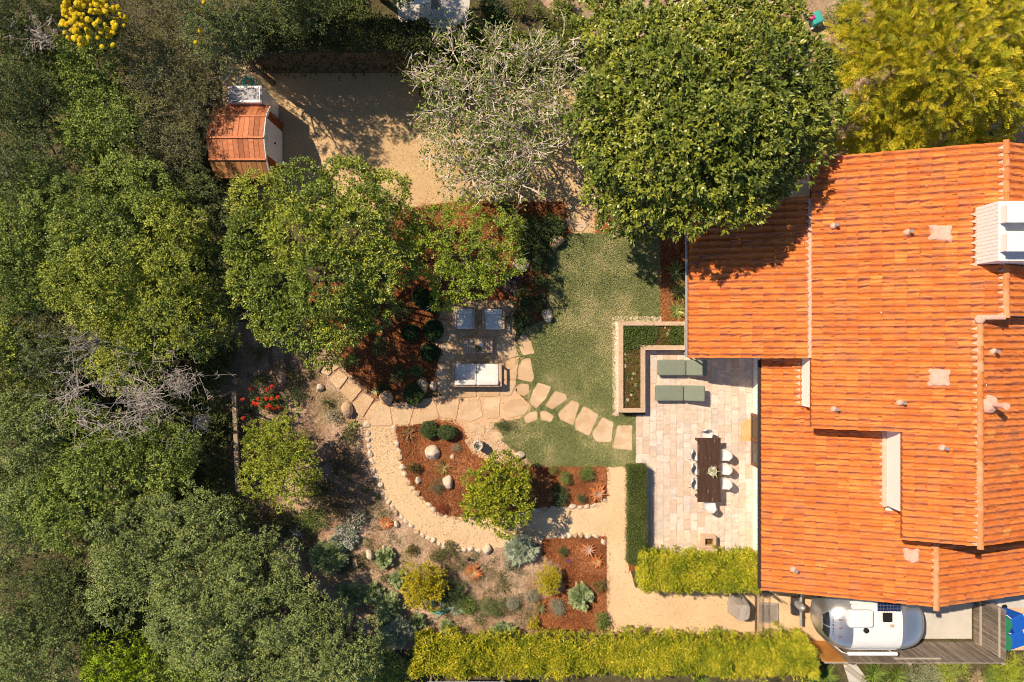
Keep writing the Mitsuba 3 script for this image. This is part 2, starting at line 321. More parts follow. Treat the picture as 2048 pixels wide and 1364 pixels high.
def lobes_of(c, R, nl, lr, rng, zmin=-.1, rag=.2):
    d = updirs(nl*8, rng, zmin); pick = [0]
    for _ in range(nl-1):
        g = np.min(np.linalg.norm(d[:, None]-d[pick][None], axis=2), axis=1); pick.append(int(np.argmax(g*rng.uniform(.75, 1, len(g)))))
    d = d[pick]; r = lr*min(R[0], R[1])*rng.uniform(.6, 1.35, nl); ph = np.arctan2(d[:, 1], d[:, 0]); a1, a2, a3 = rng.uniform(0, 6.28, 3)
    d = d*(1+rag*(.5*np.sin(2*ph+a1)+.45*np.sin(3*ph+a2)+.4*np.sin(5*ph+a3)))[:, None]
    pos = c+d*(np.array(R)-np.minimum(r[:, None], np.array(R)*.9)*.8)*rng.uniform(.68, 1.1, nl)[:, None]
    pos = np.vstack([pos, c+rng.normal(size=(max(2, nl//5), 3))*np.array(R)*.25]); r = np.r_[r, np.full(max(2, nl//5), lr*min(R[0], R[1])*1.2)]
    return pos, r
def tips_of(pos, r, dens, rng, c, R, flat=.8, zmin=-.45):
    Ps, Ns, Tn = [], [], []
    for q, a in zip(pos, r):
        n = max(3, int(dens*4*np.pi*a*a*.7)); d = updirs(n, rng, zmin)
        e = q+d*[1, 1, flat]*(a*rng.uniform(.4, 1.0, n)**.5*(.75+.5*meshkit.noise((q+d*a)*2.2)))[:, None]
        Ps.append(e); Ns.append(nrm(d+.4*nrm((e-c)/np.array(R)))); Tn.append(np.clip(rng.uniform(.1, .9)+rng.normal(size=n)*.2, 0, 1))
    return np.vstack(Ps), np.vstack(Ns), np.concatenate(Tn)
def trunk_mesh(base, c, pos, r0, rng, nlimb=99):
    top = np.array([c[0], c[1], c[2]*.75]); mid = (np.array(base)+top)/2+rng.normal(size=3)*.12
    ms = [tube([base-[0, 0, .1], base+(mid-base)*.5, mid, top], [r0*1.25, r0, r0*.85, r0*.6], 8)]
    for q in pos[:nlimb]:
        st = mid+(top-mid)*rng.uniform(.2, 1); m1 = (st+q)/2+rng.normal(size=3)*.12
        ms.append(tube([st, m1, q], [r0*.42, r0*.26, r0*.1], 5))
    return cat(ms)
STY = {}
def style(name, cols, L, W, k, dens, nl=13, lr=.36, gloss=False, gain=1.4, **kw): STY[name] = dict(cols=[(q[0]*gain*1.2, q[1]*gain*1.3, q[2]*gain*1.35) for q in cols], L=L, W=W, k=k, dens=dens, nl=nl, lr=lr, m='gloss_leaf' if gloss else 'leaf_mat', kw=kw)
style('oak_dark', [(.022, .03, .012), (.055, .065, .02), (.11, .115, .04)], .075, .045, 8, 34, 15, .34, gain=2.2)
style('oak_mid', [(.035, .05, .012), (.085, .105, .02), (.17, .18, .045)], .085, .05, 8, 32, 14, .35, gain=2.25)
style('oak_bright', [(.05, .065, .012), (.13, .14, .02), (.24, .24, .05)], .085, .05, 8, 32, 15, .34, gain=2.0)
style('oak_grey', [(.045, .058, .018), (.1, .115, .036), (.18, .19, .065)], .075, .045, 9, 34, 18, .3, gain=2.1)
style('olive_brown', [(.05, .045, .02), (.09, .085, .035), (.16, .145, .065)], .07, .03, 8, 30, 14, .36, gain=2.0)
style('lime', [(.08, .11, .01), (.17, .22, .012), (.27, .3, .02)], .11, .04, 8, 30, 12, .38)
style('pitto', [(.04, .06, .012), (.11, .14, .02), (.23, .25, .035), (.33, .3, .035)], .11, .055, 9, 27, 26, .27, gloss=True, gain=1.25)
style('bright_shrub', [(.08, .11, .012), (.17, .21, .02), (.27, .31, .04)], .085, .05, 8, 30, 16, .32, gain=1.3)
style('citrus', [(.05, .075, .008), (.13, .15, .012), (.25, .24, .015), (.38, .32, .015)], .12, .055, 8, 28, 15, .34, gloss=True, gain=1.25)
style('olive_yellow', [(.07, .085, .012), (.17, .185, .022), (.29, .29, .04)], .1, .04, 9, 28, 20, .28, gain=1.5)
style('magnolia', [(.03, .045, .006), (.08, .095, .01), (.2, .19, .02)], .175, .064, 9, 14.5, 30, .25, gloss=True, wide=True, spread=.8, up=.1, fold=.1, curl=.12, jit=.03, face=1.1, gain=1.65)

def tree(name, label, px, py, rp, ztop, st, seed, ry=None, rag=.2, group=None, cat_='tree', bark='bark', flatz=.55, extra_twigs=0, base=None, nl=None, dens=1.0, lob=None, drop=.34):
    s = STY[st]; rng = np.random.default_rng(seed); zc_ = ztop*.62
    c = P(px, py, zc_); rx = S(rp, zc_); ryy = S(ry or rp, zc_); R = (rx, ryy, max(ztop-zc_, .3))
    pos, r = lobes_of(c, R, nl or s['nl'], s['lr'], rng, rag=rag)
    if lob:
        r = np.array([S(q, zc_) for *_, q in lob]); e = np.array([math.hypot((x-px)/rp, (y-py)/(ry or rp)) for x, y, _ in lob])
        pos = np.array([P(x, y, ztop-a*.8-drop*ztop*min(q, 1)**2+rng.normal()*.18) for (x, y, _), a, q in zip(lob, r, e)])
    pt, n, tn = tips_of(pos, r, s['dens']*dens, rng, c, R)
    ok = pt[:, 2] > .15; pt, n, tn = pt[ok], n[ok], tn[ok]
    fo = Fol(); leaves(fo, pt, n, s['k'], s['L'], s['W'], s['cols'], rng, tone=tn, **s['kw'])
    k = thing(name, label, cat_, group); scene[k+'__crown'] = fo.shape(s['m'])
    b = np.array([c[0], c[1], 0.]) if base is None else P(*base)
    tm = trunk_mesh(b, c, pos, .05+.03*max(rx, ryy), rng)
    scene[k+'__trunk'] = shape(tm, bark, 40)
    if extra_twigs:
        i = rng.integers(0, len(pt), extra_twigs); v, f, _ = twigs(pt[i]-n[i]*.15, n[i], .42, .011, rng)
        scene[k+'__twigs'] = shape((v, f), 'grey_bark'); labels[k+'__twigs'] = {'label': 'bare grey twigs through the leaves', 'kind': 'stuff'}
    return k
def bush(name, label, px, py, rp, h, cols, seed, ry=None, L=.06, W=.035, k=7, dens=60, m='leaf_mat', group=None, cat_='shrub', nl=7, lr=.5, z0=0.03, **kw):
    rng = np.random.default_rng(seed); zc_ = h*.45; c = P(px, py, zc_); R = (S(rp, zc_), S(ry or rp, zc_), h*.55)
    pos, r = lobes_of(c, R, nl, lr, rng); pt, n, tn = tips_of(pos, r, dens, rng, c, R); ok = pt[:, 2] > z0; pt, n, tn = pt[ok], n[ok], tn[ok]
    fo = Fol(); leaves(fo, pt, n, k, L, W, cols, rng, tone=tn, **kw)
    key = thing(name, label, cat_, group); scene[key+'__leaves'] = fo.shape(m); labels[key+'__leaves'] = {'kind': 'stuff'}
    scene[key+'__stem'] = shape(cat([tube([c*[1, 1, 0], c*[1, 1, .5], c+(q-c)*.7], [.03, .022, .008], 5) for q in pos[:5]]), 'bark')
    return key
def rosette_ball(name, label, px, py, rp, seed, ry=None, h=None, cols=((.02, .05, .02), (.05, .1, .035), (.09, .15, .05)), group=None, cat_='shrub'):
    rng = np.random.default_rng(seed); h = h or S(rp)*1.5; c = P(px, py, h*.5); R = np.array([S(rp, h*.5), S(ry or rp, h*.5), h*.55])
    n = int(900*R[0]*R[1]/.12); d = updirs(n, rng, -.5); p = c+d*R*(.9+.16*meshkit.noise(d*5+seed))[:, None]*rng.uniform(.86, 1, n)[:, None]
    fo = Fol(); leaves(fo, p, d, 6, .045, .024, cols, rng, spread=.8, jit=.012)
    key = thing(name, label, cat_, group); scene[key+'__leaves'] = fo.shape(); labels[key+'__leaves'] = {'kind': 'stuff'}
    s = trimesh.creation.icosphere(subdivisions=2); s.vertices = s.vertices*R*.78+c
    scene[key+'__stem'] = shape(s, 'bark'); return key
def feathery(name, label, px, py, rp, h, cols, seed, ry=None, n=46, k=5, L=None, group=None):
    n = int(n*1.7); rng = np.random.default_rng(seed); zc_ = h*.3; c = P(px, py, zc_); R = np.array([S(rp, zc_), S(ry or rp, zc_), h*.7])
    d = updirs(n, rng, .02); p = c+d*R*rng.uniform(.2, .72, n)[:, None]
    fo = Fol(); fronds(fo, p, nrm(d*[1, 1, .7]), k, (L or max(.16, .42*min(R[0], R[1]))), 10, .024, .1, cols, rng, spread=.5, up=.3, droop=.25)
    key = thing(name, label, 'shrub', group); scene[key+'__leaves'] = fo.shape(); labels[key+'__leaves'] = {'kind': 'stuff'}
    scene[key+'__stem'] = shape(cat([tube([[c[0], c[1], 0], c*[1, 1, .4]+(q-c)*.3, q], [.022, .016, .007], 4) for q in p[:14]]), 'grey_bark'); return key
def blade(base, ang, L, w, rise, droop, seg=4, thick=.0):
    """one strap or succulent leaf, with a keel when thick"""
    d = np.array([math.cos(ang), math.sin(ang), 0]); s_ = np.array([-d[1], d[0], 0]); V = []
    for i in range(seg+1):
        u = i/seg; q = np.array(base)+d*L*u*math.cos(rise*(1-u*.6))+np.array([0, 0, 1])*L*(u*math.sin(rise)-droop*u*u)
        ww = w*(1-u**1.6)*.5+.001
        V += [q+s_*ww+[0, 0, thick*(1-u)], q-[0, 0, thick*(1-u)+.001], q-s_*ww+[0, 0, thick*(1-u)]] if thick else [q+s_*ww+[0, 0, w*.25], q, q-s_*ww+[0, 0, w*.25]]
    f = []
    for i in range(seg):
        a = i*3
        for j in ((0, 1), (1, 2), (2, 0)) if thick else ((0, 1), (1, 2)):
            f += [[a+j[0], a+j[1], a+3+j[1]], [a+j[0], a+3+j[1], a+3+j[0]]]
    return np.array(V), np.array(f)
def aloe(name, label, px, py, rp, cols, seed, n=20, w=.075, group=None, thick=.018, cat_='succulent', aspect=1.0):
    rng = np.random.default_rng(seed); c = P(px, py, 0.02); R = S(rp)
    key = thing(name, label, cat_, group)
    n = int(n*1.3); w *= 1.3
    for i in range(n):
        u = i/n; v, f = blade(c+[0, 0, .05+.05*u], i*2.399+rng.normal()*.12, R*rng.uniform(.8, 1.12)*(1.05-.55*u), w*rng.uniform(.8, 1.2)*(1-.3*u), .35+.75*u+rng.normal()*.08, .28, 4, thick)
        col = ramp(cols, np.array([np.clip(u+rng.normal()*.15, 0, 1)]))[0]*rng.uniform(.85, 1.15)
        part(key, 'leaf', (v, f), 'leaf_mat', color=np.tile(np.clip(col, 0, 1), (len(v), 1)))
    part(key, 'stem', lathe([(0, 0), (.05, 0), (.045, .06), (0, .1)], 8, (c[0], c[1], 0)), 'bark'); return key
def tuft(name, label, px, py, rp, cols, seed, n=60, w=.022, rise=(.3, 1.2), droop=.3, group=None, h0=.02, cat_='plant'):
    rng = np.random.default_rng(seed); c = P(px, py, h0); R = S(rp)*1.1; fo = Fol(); w *= 1.35
    for i in range(n):
        v, f = blade(c+np.r_[rng.normal(size=2)*R*.08, 0], rng.uniform(0, 6.283), R*rng.uniform(.65, 1.15), w, rng.uniform(*rise), droop*rng.uniform(.5, 1.4))
        fo.add(v, f, np.tile(ramp(cols, rng.uniform(0, 1, 1))[0]*rng.uniform(.8, 1.2), (len(v), 1)))
    key = thing(name, label, cat_, group); scene[key+'__blades'] = fo.shape(); labels[key+'__blades'] = {'kind': 'stuff'}
    scene[key+'__crown'] = shape(lathe([(0, 0), (R*.12, 0), (R*.1, .05), (0, .07)], 8, (c[0], c[1], 0)), 'bark'); return key

# ------------------------------------------------------------------ ground sheets, each about 4 mm above the one below
struct('ground', sheet(sbox(-60, -60, 60, 60), 0.0), 'litter')
struct('garden_soil', sheet(wavy(poly([(395, 640), (470, 640), (640, 690), (760, 800), (800, 840), (930, 860), (1010, 840), (1100, 930), (1260, 930), (1260, 1300), (760, 1300), (600, 1150), (440, 1030), (400, 900)]), .1, 2), .004), 'soil')
struct('neighbour_soil', sheet(wavy(poly([(1020, -60), (2100, -60), (2100, 330), (1640, 330), (1640, 120), (1140, 60)]), .2, 3), .004), 'soil')
yard = poly([(440, 112), (838, 114), (838, 190), (860, 192), (1160, 170), (1196, 330), (1196, 467), (1128, 467), (1105, 440), (1105, 408), (905, 406), (820, 425), (540, 425), (455, 300)])
struct('gravel_yard', sheet(wavy(yard, .14, 4), .008), 'yard_gravel')
outer = [z8(*q) for q in [(253, 200), (263, 335), (277, 432), (303, 545), (342, 642), (402, 765), (455, 833), (515, 893), (595, 963), (670, 1010), (777, 1063), (882, 1085), (1015, 1096), (1160, 1075)]]
inner = [z8(*q) for q in [(1420, 1000), (1500, 993), (1638, 990), (1763, 988), (1860, 1020), (1886, 1060)]]
path = outer+[(1110, 1080)]+inner+[(1213, 1105), (1213, 1262), (1640, 1285), (1640, 1180), (1500, 1180), (1270, 1175), (1256, 1120), (1256, 931), (1213, 931), (1213, 992)]
path += [z8(*q) for q in [(1840, 765), (1757, 790), (1645, 793), (1465, 803), (1150, 850), (840, 866), (757, 845), (672, 780), (595, 700), (542, 627), (495, 523), (473, 410), (455, 312), (443, 225)]]
struct('gravel_path', sheet(poly(path), .012), 'gravel')
struct('side_yard', sheet(poly([(1560, 1160), (1830, 1160), (1830, 1292), (1620, 1292)]), .016), 'gravel')
struct('concrete_pad', sheet(poly([(1800, 1160), (2200, 1160), (2200, 1215), (1943, 1215), (1943, 1277), (1800, 1277)]), .02), 'concrete')
struct('bin_yard', sheet(poly([(1950, 1215), (2200, 1215), (2200, 1300), (1950, 1300)]), .016), 'pink_gravel')
struct('stair_ground', sheet(wavy(poly([(468, 700), (560, 692), (660, 702), (690, 740), (640, 742), (560, 738), (500, 758), (470, 748)]), .22, 9), .016), 'soil')
lawnp = poly([(1100, 470), (1190, 469), (1318, 469), (1318, 641), (1228, 641), (1228, 832), (1270, 832), (1270, 931), (1070, 931), (1040, 905), (1005, 880), (992, 848), (1040, 838), (1066, 815), (1048, 790), (1034, 770), (1030, 690), (1052, 660), (1092, 640), (1098, 560)])
struct('lawn', sheet(lawnp, .02), 'lawn_mat')
mulches = [[(838, 130), (860, 130), (862, 190), (838, 192)], [(898, 405), (1128, 404), (1145, 470), (1100, 480), (1098, 560), (1092, 642), (1040, 640), (1000, 615), (820, 610), (780, 600), (790, 420)],
           [(620, 560), (890, 580), (885, 700), (872, 780), (800, 800), (760, 800), (690, 740), (660, 690), (600, 640)],
           [z8(*q) for q in [(440, 240), (620, 235), (745, 195), (850, 205), (900, 240), (960, 340), (1010, 450), (1100, 500), (1370, 515), (1887, 515), (1887, 740), (1840, 762), (1757, 790), (1465, 800), (1150, 850), (840, 866), (757, 845), (672, 780), (595, 700), (542, 627), (495, 523), (473, 410), (455, 312)]],
           [(1085, 1078), (1213, 1072), (1213, 1258), (1165, 1262), (1075, 1262), (1080, 1200), (1130, 1180), (1120, 1130), (1085, 1110)], [(1320, 469), (1385, 469), (1385, 643), (1320, 643)], [(1256, 1120), (1290, 1120), (1286, 1140), (1258, 1141)], [(1190, 430), (1216, 430), (1222, 469), (1190, 469)]]
mp = [poly(q) for q in mulches]
for i, g in enumerate(mp): struct('mulch_bed', sheet(g, .024+.0005*i), 'mulch')
loungep = poly([(882, 612), (930, 600), (1030, 604), (1034, 650), (1026, 680), (1040, 712), (1032, 772), (1022, 792), (880, 797), (872, 745), (886, 700), (870, 690)])
bedp = poly([z8(*q) for q in [(250, 130), (330, 80), (440, 100), (700, 60), (900, 20), (1260, 10), (1340, 90), (1365, 110), (1340, 170), (1230, 200), (1130, 215), (1165, 330), (1250, 440), (1180, 480), (1020, 450), (980, 400), (900, 240), (740, 190), (545, 238), (285, 242), (240, 215)]])
struct('flagstone_bed', sheet(loungep.union(bedp).buffer(.05), .028), 'pink_gravel')

def scatter(g, n, rng):
    x0, y0, x1, y1 = g.bounds; import shapely
    p = np.c_[rng.uniform(x0, x1, n*2), rng.uniform(y0, y1, n*2)]; p = p[shapely.contains_xy(g, p[:, 0], p[:, 1])]; return p
# bark chips lying on the beds
for i, g in enumerate(mp):
    rng = np.random.default_rng(40+i); p = np.vstack([scatter(g, int(g.envelope.area*330), rng), scatter(g.buffer(.16), int(g.envelope.area*60), rng)]); fo = Fol()
    p3 = np.c_[p, rng.uniform(.03, .05, len(p))]
    leaves(fo, p3, np.tile([0, 0, .2], (len(p), 1)), 1, .075, .028, [(.12, .04, .015), (.34, .12, .045), (.5, .25, .12)], rng, spread=1.0, up=-.2, fold=.05, curl=.0, jit=.0, face=1.3)
    k = 'mulch_bed' if i == 0 else f'mulch_bed_{i:03d}'
    scene[k+'__bark_chips'] = fo.shape('matte_vc'); labels[k+'__bark_chips'] = {'kind': 'stuff'}
SS = [[(760, 480), (800, 420), (860, 460), (895, 575), (800, 588)], [(765, 680), (800, 615), (860, 605), (890, 760), (870, 800), (762, 772)], [(755, 830), (780, 805), (850, 810), (852, 880), (810, 910), (758, 880)], [(880, 860), (920, 800), (1025, 830), (980, 925), (905, 1005), (850, 950)],
      [(975, 980), (1050, 862), (1140, 890), (1147, 930), (1030, 1012)], [(1075, 1040), (1180, 935), (1245, 960), (1195, 1135), (1090, 1085)], [(1205, 1100), (1275, 980), (1395, 1050), (1320, 1215), (1212, 1165)], [(1340, 1200), (1420, 1068), (1510, 1110), (1490, 1265), (1365, 1258)], [(1498, 1310), (1540, 1132), (1652, 1130), (1652, 1328)],
      [(805, 1070), (850, 1030), (915, 1020), (918, 1090), (830, 1118)], [(935, 1032), (970, 1012), (1048, 1060), (1022, 1107), (940, 1092)]]
rng = np.random.default_rng(5); g = lawnp.buffer(.035); p = scatter(g.difference(__import__('shapely').union_all([Polygon(PX([z2(*q) for q in f])) for f in SS])), int(g.envelope.area*2400), rng)
fo = Fol(); a = meshkit.fbm(np.c_[p*1.3, np.full(len(p), 4.)], 4)
leaves(fo, np.c_[p, np.full(len(p), .02)], np.tile([0, 0, .6], (len(p), 1)), 1, .085, .02, [(.23, .28, .12), (.41, .44, .2), (.66, .58, .37)], rng, spread=1.3, up=-.1, curl=.2, jit=.0, tone=np.clip((a-.38)*3.2, 0, 1))
scene['lawn__grass'] = fo.shape('matte_vc'); labels['lawn__grass'] = {'kind': 'stuff'}
rng = np.random.default_rng(6); p = scatter(Polygon(PX([(480, 740), (1080, 900), (1080, 1290), (760, 1290), (600, 1150), (480, 1000)])), 9000, rng); fo = Fol()
leaves(fo, np.c_[p, np.full(len(p), .02)], np.tile([0, 0, .2], (len(p), 1)), 1, .06, .03, [(.2, .12, .08), (.5, .38, .28), (.62, .52, .4)], rng, spread=1, up=-.1, fold=.05, curl=0, jit=0, face=1.3)
scene['garden_soil__wood_chips'] = fo.shape('matte_vc'); labels['garden_soil__wood_chips'] = {'kind': 'stuff'}

# fallen leaves and grit on the gravel
for k_, g, nn_ in (('gravel_yard', yard, 1500), ('gravel_path', Polygon(PX(path)).buffer(0), 1300)):
    rng = np.random.default_rng(nn_); p = scatter(g, nn_, rng); fo = Fol(); leaves(fo, np.c_[p, np.full(len(p), .022)], np.tile([0, 0, .2], (len(p), 1)), 1, .05, .024, [(.1, .06, .03), (.3, .18, .08), (.5, .36, .18)], rng, spread=1, up=-.1, fold=.05, curl=0, jit=0, face=1.3)
    scene[k_+'__fallen_leaves'] = fo.shape('matte_vc'); labels[k_+'__fallen_leaves'] = {'kind': 'stuff'}
# flagstones
FS = [[(15, 440), (60, 350), (150, 375), (165, 430), (120, 490)], [(150, 345), (215, 318), (270, 370), (180, 425)], [(130, 530), (260, 410), (390, 500), (260, 680)], [(280, 690), (430, 560), (585, 670), (440, 838)], [(455, 870), (600, 720), (748, 795), (590, 1052), (470, 960)]]
FS = [[zs(*q) for q in f] for f in FS]
FS += [[z8(*q) for q in f] for f in [[(245, 180), (320, 95), (410, 112), (428, 238), (285, 242)], [(418, 110), (582, 90), (540, 236), (440, 240)], [(556, 237), (612, 110), (722, 98), (748, 188), (650, 225)],
       [(730, 120), (800, 75), (885, 60), (862, 198), (752, 190)], [(876, 195), (915, 62), (1022, 55), (1044, 178), (960, 215)], [(1045, 110), (1065, 55), (1162, 58), (1152, 188), (1066, 195)], [(1172, 110), (1215, 62), (1300, 60), (1362, 110), (1330, 168), (1205, 192)],
       [(905, 250), (1000, 215), (1040, 250), (950, 300)], [(915, 340), (960, 320), (1000, 430), (975, 440)], [(1070, 215), (1125, 215), (1120, 260), (1075, 265)], [(1010, 245), (1055, 255), (1050, 310), (1005, 300)], [(1090, 290), (1160, 270), (1190, 330), (1130, 350)]]]
kf = struct('flagstone_path', sheet(poly([zs(*q) for q in [(20, 400), (270, 330), (400, 480), (600, 680), (780, 830), (640, 1060), (450, 960), (250, 690)]]), .022), 'soil')
for i, f in enumerate(FS):
    m, uv = slab(PX(f), .022, .06 if i < 5 else .035, 100+i, idv=i); part(kf, 'flagstone', m, 'flagstone', uv=uv)
kl = struct('flagstone_patio', sheet(loungep, .032), 'pink_gravel')
rng = np.random.default_rng(12); x0, y0, x1, y1 = loungep.bounds
pts = [(x0+(i+.5+rng.uniform(-.3, .3))*(x1-x0)/4, y0+(j+.5+rng.uniform(-.3, .3))*(y1-y0)/5) for i in range(4) for j in range(5)]
for i, c in enumerate(voronoi_diagram(MultiPoint(pts), envelope=loungep.buffer(1)).geoms):
    c = c.intersection(loungep).buffer(-.022)
    for q in getattr(c, 'geoms', [c]):
        if q.area > .03:
            m, uv = slab(list(q.exterior.coords)[:-1], .03, .035, 200+i, cham=.01, rough=.006, idv=30+i); part(kl, 'flagstone', m, 'flagstone', uv=uv)
SL = ['stepping stone beside the coffee table, upper end of the lawn walk', 'tall stepping stone beside the white sofa on the lawn edge', 'small rounded stepping stone just below the tall one by the sofa', 'largest upright stepping stone where the lawn walk bends', 'pale whitish angular stepping stone in the lawn bend', 'slanted stepping stone sixth along the lawn walk from its upper end', 'broad stepping stone third from the travertine terrace', 'stepping stone second from the travertine terrace', 'squarish stepping stone touching the travertine terrace', 'left one of two small stepping stones below the lawn bend', 'right one of two small stepping stones below the lawn bend']
for i, f in enumerate(SS):
    m, uv = slab(PX([z2(*q) for q in f]), .02, .035, 300+i, idv=70+i); solo('stepping_stone', m, 'flagstone', SL[i], 'stepping stone', 'stepping stones across the lawn', uv=uv)
sp = poly([(1150, 438), (1172, 437), (1174, 452), (1166, 463), (1152, 462)]); m, uv = slab(list(sp.exterior.coords)[:-1], .008, .03, 330, idv=90); solo('stepping_stone', m, 'flagstone', 'pale flat stone set in the gravel at the top edge of the lawn', 'stepping stone', uv=uv)

# pebbles
def pebbles(parent, polys, dens, seed, col, z=.03, r=(.018, .04)):
    rng = np.random.default_rng(seed); s = trimesh.creation.icosphere(subdivisions=1); V, Fc, Cc, n0 = [], [], [], 0
    for g in polys:
        for x, y in scatter(g, int(g.envelope.area*dens), rng):
            a = rng.uniform(*r); v = s.vertices*[a, a*rng.uniform(.6, 1), a*.6]; t = rng.uniform(0, 3); v = np.c_[v[:, 0]*math.cos(t)-v[:, 1]*math.sin(t), v[:, 0]*math.sin(t)+v[:, 1]*math.cos(t), v[:, 2]]+[x, y, z]
            V.append(v); Fc.append(s.faces+n0); n0 += len(v); Cc.append(np.tile(ramp(col, rng.uniform(0, 1, 1))[0], (len(v), 1)))
    scene[parent+'__pebbles'] = mikit.ply((np.vstack(V), np.vstack(Fc)), 'matte_vc', True, color=np.vstack(Cc)); labels[parent+'__pebbles'] = {'kind': 'stuff'}
bp = Polygon(PX([(1225, 633), (1322, 633), (1322, 643), (1237, 643), (1237, 832), (1225, 832)]))
kb = struct('pebble_border', sheet(bp, .026), 'pink_gravel'); pebbles(kb, [bp], 900, 3, [(.55, .4, .28), (.72, .62, .5), (.78, .72, .64)])
pebbles('flagstone_bed', [poly([z8(*q) for q in [(985, 250), (1060, 240), (1170, 300), (1240, 430), (1180, 470), (1010, 440), (960, 320)]])], 420, 4, [(.3, .22, .16), (.6, .45, .3), (.75, .66, .55)], .035, (.012, .026))

# travertine terrace: tiles in columns of changing lengths
kt = struct('terrace', sheet(poly([(1272, 830), (1290, 830), (1290, 690), (1530, 690), (1530, 1112), (1291, 1112), (1291, 932), (1272, 932)]), .036), 'grout')
rng = np.random.default_rng(8); tl = []; cw = 13.7
for ci in range(18):
    xa = 1271+ci*cw; xb = xa+cw
    if xb > 1516: break
    ya, yb = (829, 933) if xa < 1289 else (690, 1110)
    y = ya-rng.uniform(0, 12)
    while y < yb:
        h = cw*rng.choice([1, 1.5, 2, 2, 2.02]); a, b = max(y, ya), min(y+h, yb); y += h
        if b-a < 3 or (xa > 1478 and 836 < (a+b)/2 < 884): continue
        tl.append((xa, xb, a, b))
tl.append((1480, 1508, 838, 882)); fo = Fol(); rest = []
order = sorted(range(len(tl)), key=lambda i: -(tl[i][1]-tl[i][0])*(tl[i][3]-tl[i][2])); big = set(order[:300])
for i, (xa, xb, a, b) in enumerate(tl):
    p0, p1 = P(xa, b), P(xb, a); g = .004
    dz = rng.uniform(-.002, .002); x0, x1, y0, y1 = p0[0]+g, p1[0]-g, p0[1]+g, p1[1]-g; zt_ = .058+dz; c = .005
    v = np.array([(x0, y0, .036), (x1, y0, .036), (x1, y1, .036), (x0, y1, .036), (x0, y0, zt_-c), (x1, y0, zt_-c), (x1, y1, zt_-c), (x0, y1, zt_-c), (x0+c, y0+c, zt_), (x1-c, y0+c, zt_), (x1-c, y1-c, zt_), (x0+c, y1-c, zt_)])
    f = [[r+j, r+(j+1) % 4, r+4+(j+1) % 4] for r in (0, 4) for j in range(4)]+[[r+j, r+4+(j+1) % 4, r+4+j] for r in (0, 4) for j in range(4)]+[[8, 9, 10], [8, 10, 11]]
    uv = np.tile([i+.5, .5], (12, 1))
    if i == len(tl)-1: part(kt, 'tile', trimesh.Trimesh(v, f, process=False), 'amber_stone', label='large amber stone slab in front of the brown door', uv=uv)
    elif i in big: part(kt, 'tile', trimesh.Trimesh(v, f, process=False), 'travertine', uv=uv)
    else: rest.append((v, np.array(f), uv))
if rest:
    V = np.vstack([r[0] for r in rest]); Fc = np.vstack([r[1]+12*i for i, r in enumerate(rest)])
    part(kt, 'small_tiles', (V, Fc), 'travertine', kind='stuff', uv=np.vstack([r[2] for r in rest]))

# ------------------------------------------------------------------ the house
kh = thing('house', 'large white stucco house with stepped orange clay tile roofs beside the terrace', 'house')
zA = lambda x: 2.5+.25*(x-6.587)
zB = lambda x: 2.25+.3*(x-9.395) if x < 14.96 else 3.92-.3*(x-14.96)
zM = lambda x: 3.6+.36*(x-10.69)
zE1 = lambda x: zM(16.22)-.36*(x-16.22)
zE2 = lambda x: zM(15.53)-.36*(x-15.53)
def prism(xs, zf, y0, y1, low):
    top = [(x, zf(x)) for x in xs]; n = len(top); prof = top+[(xs[-1], low), (xs[0], low)]
    g = trimesh.creation.extrude_polygon(Polygon(prof).buffer(0), y1-y0, engine='earcut'); v = g.vertices.copy()
    g.vertices = np.c_[v[:, 0], y1-v[:, 2], v[:, 1]]; return g
def zM1(x): return zM(x) if x < 16.22 else zE1(x)
def zM2(x): return zM(x) if x < 15.53 else zE2(x)
W = lambda xs, zf, y0, y1, lab=None, low=0.0: part(kh, 'wall', prism(xs, lambda x: zf(x)-.13, y0, y1, low), 'stucco', label=lab)
W([7.1, 10.8], zA, -.45, 5.0); W([9.87, 14.96, 19.8], zB, -8.9, -.46, 'white west wall facing the terrace')
W([10.74, 15.53, 16.22, 21.5], lambda x: zM(x) if x < 16.22 else zE1(x), .84, 6.1, low=-.0)
W([10.745, 13.6], zM, -2.4, .838); W([11.3, 13.6], zM, -2.98, -2.402)
W([13.43, 15.53, 21.5], zM2, -5.9, .836, 'white wall rising above the lower south roof')
slabs = {}
def deck(key, x0, x1, y0, y1, zf, lab):
    m = hexa([(x0, y0, zf(x0)-.13), (x1, y0, zf(x1)-.13), (x1, y1, zf(x1)-.13), (x0, y1, zf(x0)-.13)], [(x0, y0, zf(x0)-.012), (x1, y0, zf(x1)-.012), (x1, y1, zf(x1)-.012), (x0, y1, zf(x0)-.012)])
    return m
tileL, pitch = .375, .238
PV = np.r_[np.linspace(0, .62, 8), .71, .81, .91, 1.0]
def hprof(v): return np.where(v <= .62, .066*np.sin(np.pi*np.clip(v/.62, 0, 1))**.8, -.012*np.sin(np.pi*np.clip((v-.62)/.38, 0, 1)))
TILES = []; tid = [0]
